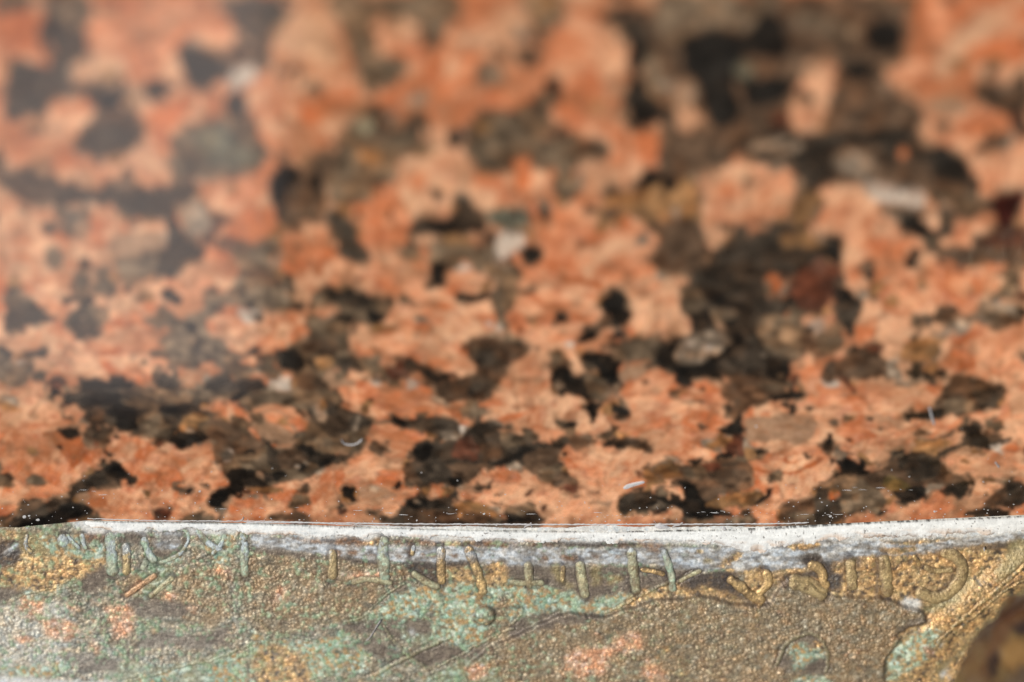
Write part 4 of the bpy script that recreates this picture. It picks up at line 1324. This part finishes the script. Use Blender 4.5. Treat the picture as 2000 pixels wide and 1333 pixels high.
col2s = smooth2(col2, 4)
def letter(group):
    """one raised cast letter: each stroke a rounded, pitted ridge, all in one mesh"""
    COs = []; QUs = []; CLs = []; MTs = []; base = 0
    for w, h, code, p in group:
        L = spline(p, 1.8); n = len(L); T = np.gradient(L, axis=0); T /= np.hypot(T[:, 0], T[:, 1])[:, None] + 1e-9
        N = np.stack([-T[:, 1], T[:, 0]], 1)
        s = np.linspace(0, n * 1.8, n); end = np.minimum(s, s[-1] - s)
        tap = np.sqrt(np.clip(end / (w * .45), 0, 1)); 
        nz = 1 + .22 * (vn(s * .09, s * 0 + p[0, 0], 401) - .5) * 2
        m = 21; a = np.linspace(-1, 1, m); w = w * (1.34 if p[:, 0].mean() < 1350 else 1.5); h = h * (1.0 if p[:, 0].mean() < 1350 else 1.3)
        off = a[None, :] * (w * .5 * nz * (.35 + .65 * tap))[:, None]
        Uq = L[:, None, 0] + N[:, None, 0] * off; Vq = L[:, None, 1] + N[:, None, 1] * off
        prof = np.sqrt(np.clip(1 - np.abs(a) ** 2.4, 0, 1))
        Pq = on_bronze(Uq, Vq); X = Pq[..., 0] * 1000; Y = Pq[..., 1] * 1000
        hg, t1, t2, gap = granules(X * 1.2, Y * 1.2)
        Hq = h * 1.15 * prof[None] * tap[:, None] * (.35 + .65 * sm(1050, 1092, Vq)) * (.85 + .3 * fbm(X * 1.2, Y * 1.2, 405, 3)) + prof * (.6 * hg + 1.6 * (fbm(X * 4, Y * 4, 407, 3) - .5)) * (.3 + .7 * tap[:, None]) - 1.2 + 1.2 * prof
        Hq += 5 * (fbm(X * .18, Y * .18, 277, 2) - .5) + 7.0 * inside(parse(PLATEAU)[0][1], Uq, Vq)
        Pq = Pq + Hq[..., None] * DEPTH0 * NB
        A = {'v': (154, 156, 128), 'o': (168, 144, 98), 'g': (190, 156, 102), 'n': (160, 148, 110), 'r': (168, 128, 90)}[code]
        c = np.tile(lin(A), (n, m, 1))
        gv = sm(.46, .60, fbm(X * .9, Y * .9, 411, 4) * .7 + .3 * t1)[..., None] * {'v': .5, 'n': .18, 'o': .03, 'g': .0, 'r': .1}[code]
        c = c * (1 - gv) + lin((134, 166, 140)) * gv
        gb = sm(.56, .66, fbm(X * 1.4 + 30, Y * 1.4, 415, 4))[..., None] * .6
        c = c * (1 - gb) + lin((104, 80, 52)) * gb
        wt = sm(1104, 1072, Vq)[..., None] * sm(1700, 1400, Uq)[..., None] * sm(.40, .60, fbm(X * 1.5, Y * 1.5, 419, 4))[..., None] * .85
        c = c * (1 - wt) + lin((160, 166, 164)) * wt
        c = c * (1 + .35 * (t1 - .5) + .3 * (t2 - .5) + .8 * (fbm(X * 2, Y * 2, 421, 4) - .5))[..., None]
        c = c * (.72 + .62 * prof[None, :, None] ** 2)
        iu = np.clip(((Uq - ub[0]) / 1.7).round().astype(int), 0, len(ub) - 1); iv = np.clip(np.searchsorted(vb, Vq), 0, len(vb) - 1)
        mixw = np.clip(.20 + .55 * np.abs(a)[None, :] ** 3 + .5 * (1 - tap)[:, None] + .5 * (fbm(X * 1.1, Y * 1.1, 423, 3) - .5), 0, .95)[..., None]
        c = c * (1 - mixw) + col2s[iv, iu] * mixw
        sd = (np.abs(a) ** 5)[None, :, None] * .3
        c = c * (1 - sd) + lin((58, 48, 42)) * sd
        COs.append(Pq.reshape(-1, 3)); QUs.append(grid_quads(n, m) + base); base += n * m
        CLs.append(c.reshape(-1, 3)); MTs.append(np.full(n * m, {'v': .05, 'n': .15, 'o': .3, 'g': .4, 'r': .3}[code]))
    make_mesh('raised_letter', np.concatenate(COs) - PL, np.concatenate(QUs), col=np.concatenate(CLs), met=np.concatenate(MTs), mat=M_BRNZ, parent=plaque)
for g in stroke_lines(LETTERS): letter(g)

# big cast moulding standing up towards the camera at the lower right
def moulding():
    e = spline([(2230, 1070), (2090, 1115), (2000, 1163), (1940, 1200), (1895, 1250), (1866, 1310), (1846, 1400), (1840, 1560), (1845, 1700)], 7)
    T = np.gradient(e, axis=0); T /= np.hypot(T[:, 0], T[:, 1])[:, None]; N = np.stack([-T[:, 1], T[:, 0]], 1)
    if (N[len(N) // 2, 0]) < 0: N = -N
    n = len(e); m = 90; h0 = .027; rad = .0150; rp = rad / (.322 / FPX)
    C = on_bronze(e[:, 0] + N[:, 0] * rp, e[:, 1] + N[:, 1] * rp, h0)
    out3 = on_bronze(e[:, 0] - N[:, 0] * 5, e[:, 1] - N[:, 1] * 5, h0) - C; out3 -= (out3 @ NB)[:, None] * NB
    out3 /= np.linalg.norm(out3, axis=1)[:, None]
    a = np.linspace(-.45 * math.pi, 1.15 * math.pi, m)
    S = np.linspace(0, 1, n) * n * 7
    aa, ss = np.meshgrid(a * rp, S)
    lump = fbm(ss / 75, aa / 75, 431, 3); fine = fbm(ss / 14, aa / 14, 435, 4)
    band = sm(.45, .6, np.sin(ss / 42 + 2.2 * (fbm(aa / 90, ss / 200, 433, 2) - .5)) * .5 + .5)
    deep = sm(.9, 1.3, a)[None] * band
    r = rad * (1 + .22 * (lump - .5) - .10 * deep + .02 * (fine - .5))
    Pm = C[:, None] + r[..., None] * (np.cos(a)[None, :, None] * out3[:, None] + np.sin(a)[None, :, None] * NB)
    k = sm(.42, .62, lump)[..., None]
    c = lin((84, 68, 50)) * (1 - k) + lin((120, 98, 62)) * k
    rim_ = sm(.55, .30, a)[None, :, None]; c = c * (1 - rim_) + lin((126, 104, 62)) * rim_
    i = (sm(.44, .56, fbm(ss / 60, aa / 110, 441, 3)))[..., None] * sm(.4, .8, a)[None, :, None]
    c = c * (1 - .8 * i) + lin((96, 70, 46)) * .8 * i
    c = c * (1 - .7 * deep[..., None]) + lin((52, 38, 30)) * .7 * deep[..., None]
    c = c * (.75 + .5 * fine)[..., None]
    D = Pm - CAM; zz = D @ CF; pu = 1000 + (D @ CR) / zz * FPX; pv = 666.5 - (D @ CU) / zz * FPX  # light and dark of the relief painted on as colour patches
    for ex, ey, rx, ry, an, fc, am in ((1905, 1262, 70, 16, -.9, (78, 62, 50), .8), (1965, 1195, 60, 14, -.6, (82, 68, 54), .8), (1900, 1300, 22, 50, .2, (116, 92, 60), .8),
                                       (1948, 1262, 20, 74, .35, (96, 66, 44), .85), (1985, 1205, 26, 20, -.5, (100, 70, 46), .8), (1942, 1300, 11, 34, .3, (48, 34, 28), .95),
                                       (1998, 1228, 20, 15, 0, (44, 34, 34), .95), (1984, 1280, 26, 30, 0, (150, 118, 70), .95), (1996, 1310, 12, 16, 0, (74, 60, 46), .9), (1915, 1330, 30, 14, 0, (98, 74, 50), .7)):
        dx = (pu - ex) + 14 * (fbm(pu / 30, pv / 30, 451, 3) - .5); dy = (pv - ey) + 14 * (fbm(pu / 30, pv / 30, 453, 3) - .5)
        q_ = np.hypot((dx * math.cos(an) + dy * math.sin(an)) / rx, (-dx * math.sin(an) + dy * math.cos(an)) / ry)
        wq = (sm(1.25, .75, q_) * am)[..., None]; c = c * (1 - wq) + lin(fc) * wq
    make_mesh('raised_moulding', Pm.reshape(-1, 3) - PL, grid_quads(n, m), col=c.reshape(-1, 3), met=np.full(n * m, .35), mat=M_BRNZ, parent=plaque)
moulding()
# ------------------------------------------------------------------ white sealant bead in the joint
LOW_U = [140, 165, 200, 240, 300, 330, 400, 480, 560, 640, 740, 800, 900, 1000, 1100, 1200, 1300, 1400, 1440, 1480, 1530, 1600, 1700, 1800, 1900, 1960, 2010, 2100]
LOW_V = [1020, 1026, 1036, 1042, 1038, 1042, 1036, 1044, 1047, 1051, 1047, 1052, 1056, 1060, 1059, 1060, 1062, 1063, 1078, 1080, 1068, 1060, 1054, 1052, 1046, 1044, 1040, 1034]
def sealant():
    u = np.arange(150, 2700, 1.3); m = 26; t = np.linspace(0, 1, m)
    top = seam(u) - .5 + 1.2 * (vn(u * .5, u * 0, 501) - .5)
    low = np.interp(u, LOW_U, LOW_V) + 15 * (fbm(u * .035, u * 0, 503, 5) - .5) + 3 * (vn(u * .35, u * 0, 507) - .5)
    low = low - 4 * sm(230, 420, u) + 5 * sm(.62, .8, vn(u * .045, u * 0, 541))
    low = np.maximum(low, top + 1.5)
    Uq = np.repeat(u[None], m, 0); Vq = top[None] + (low - top)[None] * t[:, None]
    P = on_bronze(Uq, Vq); X = P[..., 0] * 1000; Y = P[..., 1] * 1000
    prof = np.clip(np.sin(np.clip(t, 0, 1) ** .8 * math.pi), 0, 1) ** .45
    G = on_granite(Uq, Vq); g_h = np.clip((G - P) @ NB / 1, 0, .002)
    H = (1.5 + 3.2 * prof[:, None] * (1 + .35 * (fbm(X * .5, Y * .5, 511, 3) - .5)) + 2.0 * (fbm(X * 2.0, Y * 2.6, 513, 5) - .5)) * DEPTH0
    H = H - (t[:, None] ** 6) * 1.8 * DEPTH0 - sm(.12, 0, t)[:, None] * 3 * DEPTH0
    end = sm(150, 190, u)[None]; H = H * end - (1 - end) * 2 * DEPTH0
    H = H + .5e-4
    P = P + H[..., None] * NB
    c = np.tile(lin((226, 223, 212)), (m, len(u), 1))
    wm = sm(.5, .7, fbm(X * .5, Y * 1.2, 521, 4))[..., None] * sm(.35, .9, t)[:, None, None]
    c = c * (1 - .75 * wm) + lin((216, 188, 160)) * .75 * wm
    gy = sm(.55, .75, fbm(X * .9, Y * 1.8, 523, 4))[..., None] * sm(1300, 600, Uq)[..., None]
    c = c * (1 - .35 * gy) + lin((180, 184, 180)) * .35 * gy
    pit = (sm(.74, .79, fbm(X * 3.3, Y * 3.3, 525, 3)))[..., None]
    c = c * (1 - .75 * pit) + lin((98, 88, 80)) * .75 * pit
    dl = sm(.14, .03, t)[:, None] * sm(.46, .60, fbm(X * 2.4, Y * 1.5 + X * .7, 529, 4)) * (.35 + .65 * sm(900, 1300, Uq))  # contact shade of the gap painted in, with black specks
    c = c * (1 - .9 * dl[..., None]) + lin((48, 42, 36)) * .9 * dl[..., None]
    c = c * (.80 + .40 * fbm(X * .8, Y * 3.0, 533, 5))[..., None]
    rs = sm(.62, 1.0, t)[:, None, None] * sm(.48, .62, fbm(X * .9, Y, 531, 4))[..., None]
    c = c * (1 - .6 * rs) + lin((130, 96, 64)) * .6 * rs
    o = make_mesh('sealant_bead', P.reshape(-1, 3), grid_quads(m, len(u)), col=c.reshape(-1, 3), mat=M_SEAL)
    tag(o, 'white chalky sealant bead filling the joint between granite and bronze', 'sealant')
sealant()

# thin lime line, scratches, lint and dust on the granite next to the joint
def ribbon(name, p, w, h=2.0, mat=M_CHIP, parent=None, step=2.0, jit=.0, taper=True, sides=6):
    L = spline(p, step); n = len(L)
    if jit: L = L + np.stack([jit * (vn(np.arange(n) * .6, np.arange(n) * 0, 601) - .5), jit * (vn(np.arange(n) * .5, np.arange(n) * 0, 603) - .5)], 1)
    T = np.gradient(L, axis=0); T /= np.hypot(T[:, 0], T[:, 1])[:, None] + 1e-9; N = np.stack([-T[:, 1], T[:, 0]], 1)
    s = np.arange(n); tp = np.clip(np.minimum(s, s[::-1]) / 3.0 + .25, 0, 1) if taper else np.ones(n)
    wv = w * tp * (.6 + .8 * vn(s * .37, s * 0 + p[0][0], 605))
    a = np.linspace(0, math.pi, sides); off = -np.cos(a)[None] * wv[:, None] * .5
    on = on_granite if L[:, 1].mean() < seam(L[:, 0].mean()) + 2 else on_bronze
    nn = np.array([0, 0, 1.0]) if on is on_granite else NB
    base = 0 if on is on_granite else 6 * DEPTH0
    P = on(L[:, None, 0] + N[:, None, 0] * off, L[:, None, 1] + N[:, None, 1] * off) + (base + (np.sin(a)[None] * h * tp[:, None] + .05) * DEPTH0)[..., None] * nn
    off0 = np.array(parent.location) if parent else 0
    return make_mesh(name, P.reshape(-1, 3) - off0, grid_quads(n, sides), mat=mat, parent=parent)

ribbon('lime_line', [(480, 1020.5), (640, 1021.5), (800, 1023.5), (1000, 1024.5), (1200, 1024.5), (1400, 1024), (1520, 1023), (1580, 1021)], 2.2, 1.2, parent=slab, jit=.8)
ribbon('lime_line', [(170, 1013), (300, 1017), (420, 1018), (560, 1019), (700, 1026), (860, 1031), (1000, 1033)], 1.5, 1.0, parent=slab, jit=1.0)
rr_ = random.Random(3)
def dashes(v_of_u, u0, u1, gap, seed):
    rng = random.Random(seed); u = u0
    while u < u1:
        l = rng.choice((2, 3, 3, 4, 6, 9, 18))
        y = v_of_u(u) + rng.gauss(0, 3.0)
        yield [(u, y), (u + l * .5, y + rng.uniform(-.6, .6)), (u + l, y + rng.uniform(-.8, .8))]
        u += l + rng.uniform(1, gap) * rng.choice((.5, 1, 2, 5))
for v_of_u, a, b, gp, sd_ in ((lambda u: 996 + .012 * (u - 500), 420, 760, 12, 3), (lambda u: 1003 + .004 * (u - 800), 760, 1180, 40, 5), (lambda u: 1008, 1180, 1320, 12, 7),
                          (lambda u: 1004 - .012 * (u - 1340), 1340, 1480, 8, 9), (lambda u: 1007 - .01 * (u - 1500), 1480, 1640, 14, 11), (lambda u: 951 + .07 * (u - 1635), 1635, 1800, 10, 13),
                          (lambda u: 956 + .2 * (u - 150), 150, 200, 5, 15), (lambda u: 1012, 800, 900, 30, 17)):
    for p in dashes(v_of_u, a, b, gp, sd_): ribbon('scratch', p, rr_.choice((.5, .6, .8, 1.2)), .4, parent=slab)
FIB = [('white curled lint fibre lying on brown quartz left of centre', [(666, 858), (672, 866), (684, 869), (698, 866), (708, 857)], 2.6),
       ('short hooked lint fibre standing at the middle of the white joint', [(1023, 1034), (1026, 1028), (1034, 1025), (1038, 1026), (1038, 1032)], 2.0),
       ('tiny bent lint fibre at the joint right of the hooked one', [(1311, 1033), (1317, 1027), (1326, 1025), (1334, 1021)], 2.4),
       ('small curved lint fibre above the joint left of centre', [(459, 1018), (470, 1017), (475, 1012), (475, 1009)], 1.8),
       ('pale straight lint fibre on orange feldspar at the right', [(1815, 795), (1820, 815), (1825, 830)], 4.0),
       ('short light splinter on the granite near the right edge', [(1943, 902), (1948, 908), (1952, 914)], 4.0),
       ('grey lint fibre lying on the bronze below the raised letters', [(744, 1208), (735, 1222), (724, 1240), (715, 1249)], 1.8),
       ('white lint fibre on the bronze at the far right', [(1921, 1066), (1922, 1075)], 3.2)]
for lb, p, w in FIB:
    o = ribbon('lint_fibre', p, w, 2.5, mat=M_LINT, step=1.2); tag(o, lb, 'lint fibre', 'lint fibres on the stone and bronze')
def chip(name, label, pts_, h, cat):
    poly = catmull(pts_, 4); c = poly.mean(0); rings = []
    for k, (s, hh) in enumerate(((1, 0), (.92, .6), (.7, .9), (.4, 1.0), (.08, .9))):
        q = c + (poly - c) * s; rings.append(on_granite(q[:, 0], q[:, 1]) + ((hh * h * (.7 + .6 * vn(q[:, 0] * .7, q[:, 1] * .7, 611)) + .05) * DEPTH0)[:, None] * np.array([0, 0, 1.0]))
    r = np.stack(rings); r = np.concatenate([r, r[:, :1]], 1)
    o = make_mesh(name, r.reshape(-1, 3), grid_quads(r.shape[0], r.shape[1]), mat=M_CHIP)
    return tag(o, label, cat)
chip('stone_chip', 'small white elongated crumb lying on the granite right of centre', [(1217, 953), (1224, 947), (1238, 943), (1255, 940), (1259, 943), (1246, 947), (1231, 952), (1221, 956)], 2, 'crumb')
chip('sealant_crumb', 'white crumb stuck on the lime line beside the bent fibre', [(1278, 1028), (1288, 1022), (1300, 1026), (1306, 1029), (1290, 1032)], 4, 'crumb')
chip('sealant_crumb', 'white crumb on the joint edge above the letter with gold stripes', [(1408, 1033), (1412, 1028), (1418, 1030), (1420, 1036), (1410, 1038)], 4, 'crumb')

def dust():
    rng = np.random.RandomState(5); n = 300
    u = rng.uniform(0, 2000, n); v = seam(u) - 2 - rng.exponential(30, n); r = rng.uniform(.45, 1.15, n) * (1 + 1.0 * (rng.rand(n) > .95))
    k = np.concatenate([np.arange(n)]); ex = [(47, 1010, 3), (57, 1008, 2), (74, 1016, 2.5), (53, 1031, 3.5), (28, 1034, 2.5), (390, 960, 2)]
    u = np.append(u, [e[0] for e in ex]); v = np.append(v, [e[1] for e in ex]); r = np.append(r, [e[2] for e in ex]); n = len(u)
    a = np.linspace(0, 2 * math.pi, 6, endpoint=False); co_ = []; q = []
    for i in range(n):
        j = rng.uniform(.7, 1.3, 6); st = rng.uniform(1, 1.8)
        pu = np.append(u[i] + r[i] * j * np.cos(a) * st, u[i]); pv = np.append(v[i] + r[i] * j * np.sin(a), v[i])
        P = on_granite(pu, pv); P[:, 2] += .03 * DEPTH0; P[6, 2] += r[i] * .8 * DEPTH0
        b = 7 * i; co_.append(P); q += [(b, b + 1, b + 2, b + 6), (b + 2, b + 3, b + 4, b + 6), (b + 4, b + 5, b, b + 6)]
    o = make_mesh('dust_specks', np.concatenate(co_), np.array(q), mat=M_CHIP)
    tag(o, 'white dust specks scattered on the granite along the joint', 'dust', kind='stuff')
dust()

# ------------------------------------------------------------------ added unseen dark blocks that keep the sky out of the polish
def block(name, x0, x1, y0, y1, z0, z1):
    c = np.array([(x, y, z) for z in (z0, z1) for y in (y0, y1) for x in (x0, x1)], float)
    q = np.array([(0, 1, 3, 2), (4, 6, 7, 5), (0, 4, 5, 1), (2, 3, 7, 6), (0, 2, 6, 4), (1, 5, 7, 3)])
    o = make_mesh(name, c, q, mat=M_DARK, smooth=False); tag(o, kind='structure'); return o
block('sky_blocker', -3.0, 0.088, .45, .9, -.05, 1.5)
block('sky_blocker_low', 0.089, 3.0, .45, .9, -.05, .414)
# added unseen reflector, tilted to the sun, for the bright patch at the left
o = block('pale_reflector', -1.3, 1.3, 0, .2, -2.5, 3.5); o.location = (.9, 1.9, .9); o.rotation_euler = (R(-22), 0, R(38))
o.data.materials.clear(); o.data.materials.append(material('reflector_white', 0.8, 0.2, fixed=(0.82, 0.71, 0.66), grain=0.04, gscale=30))
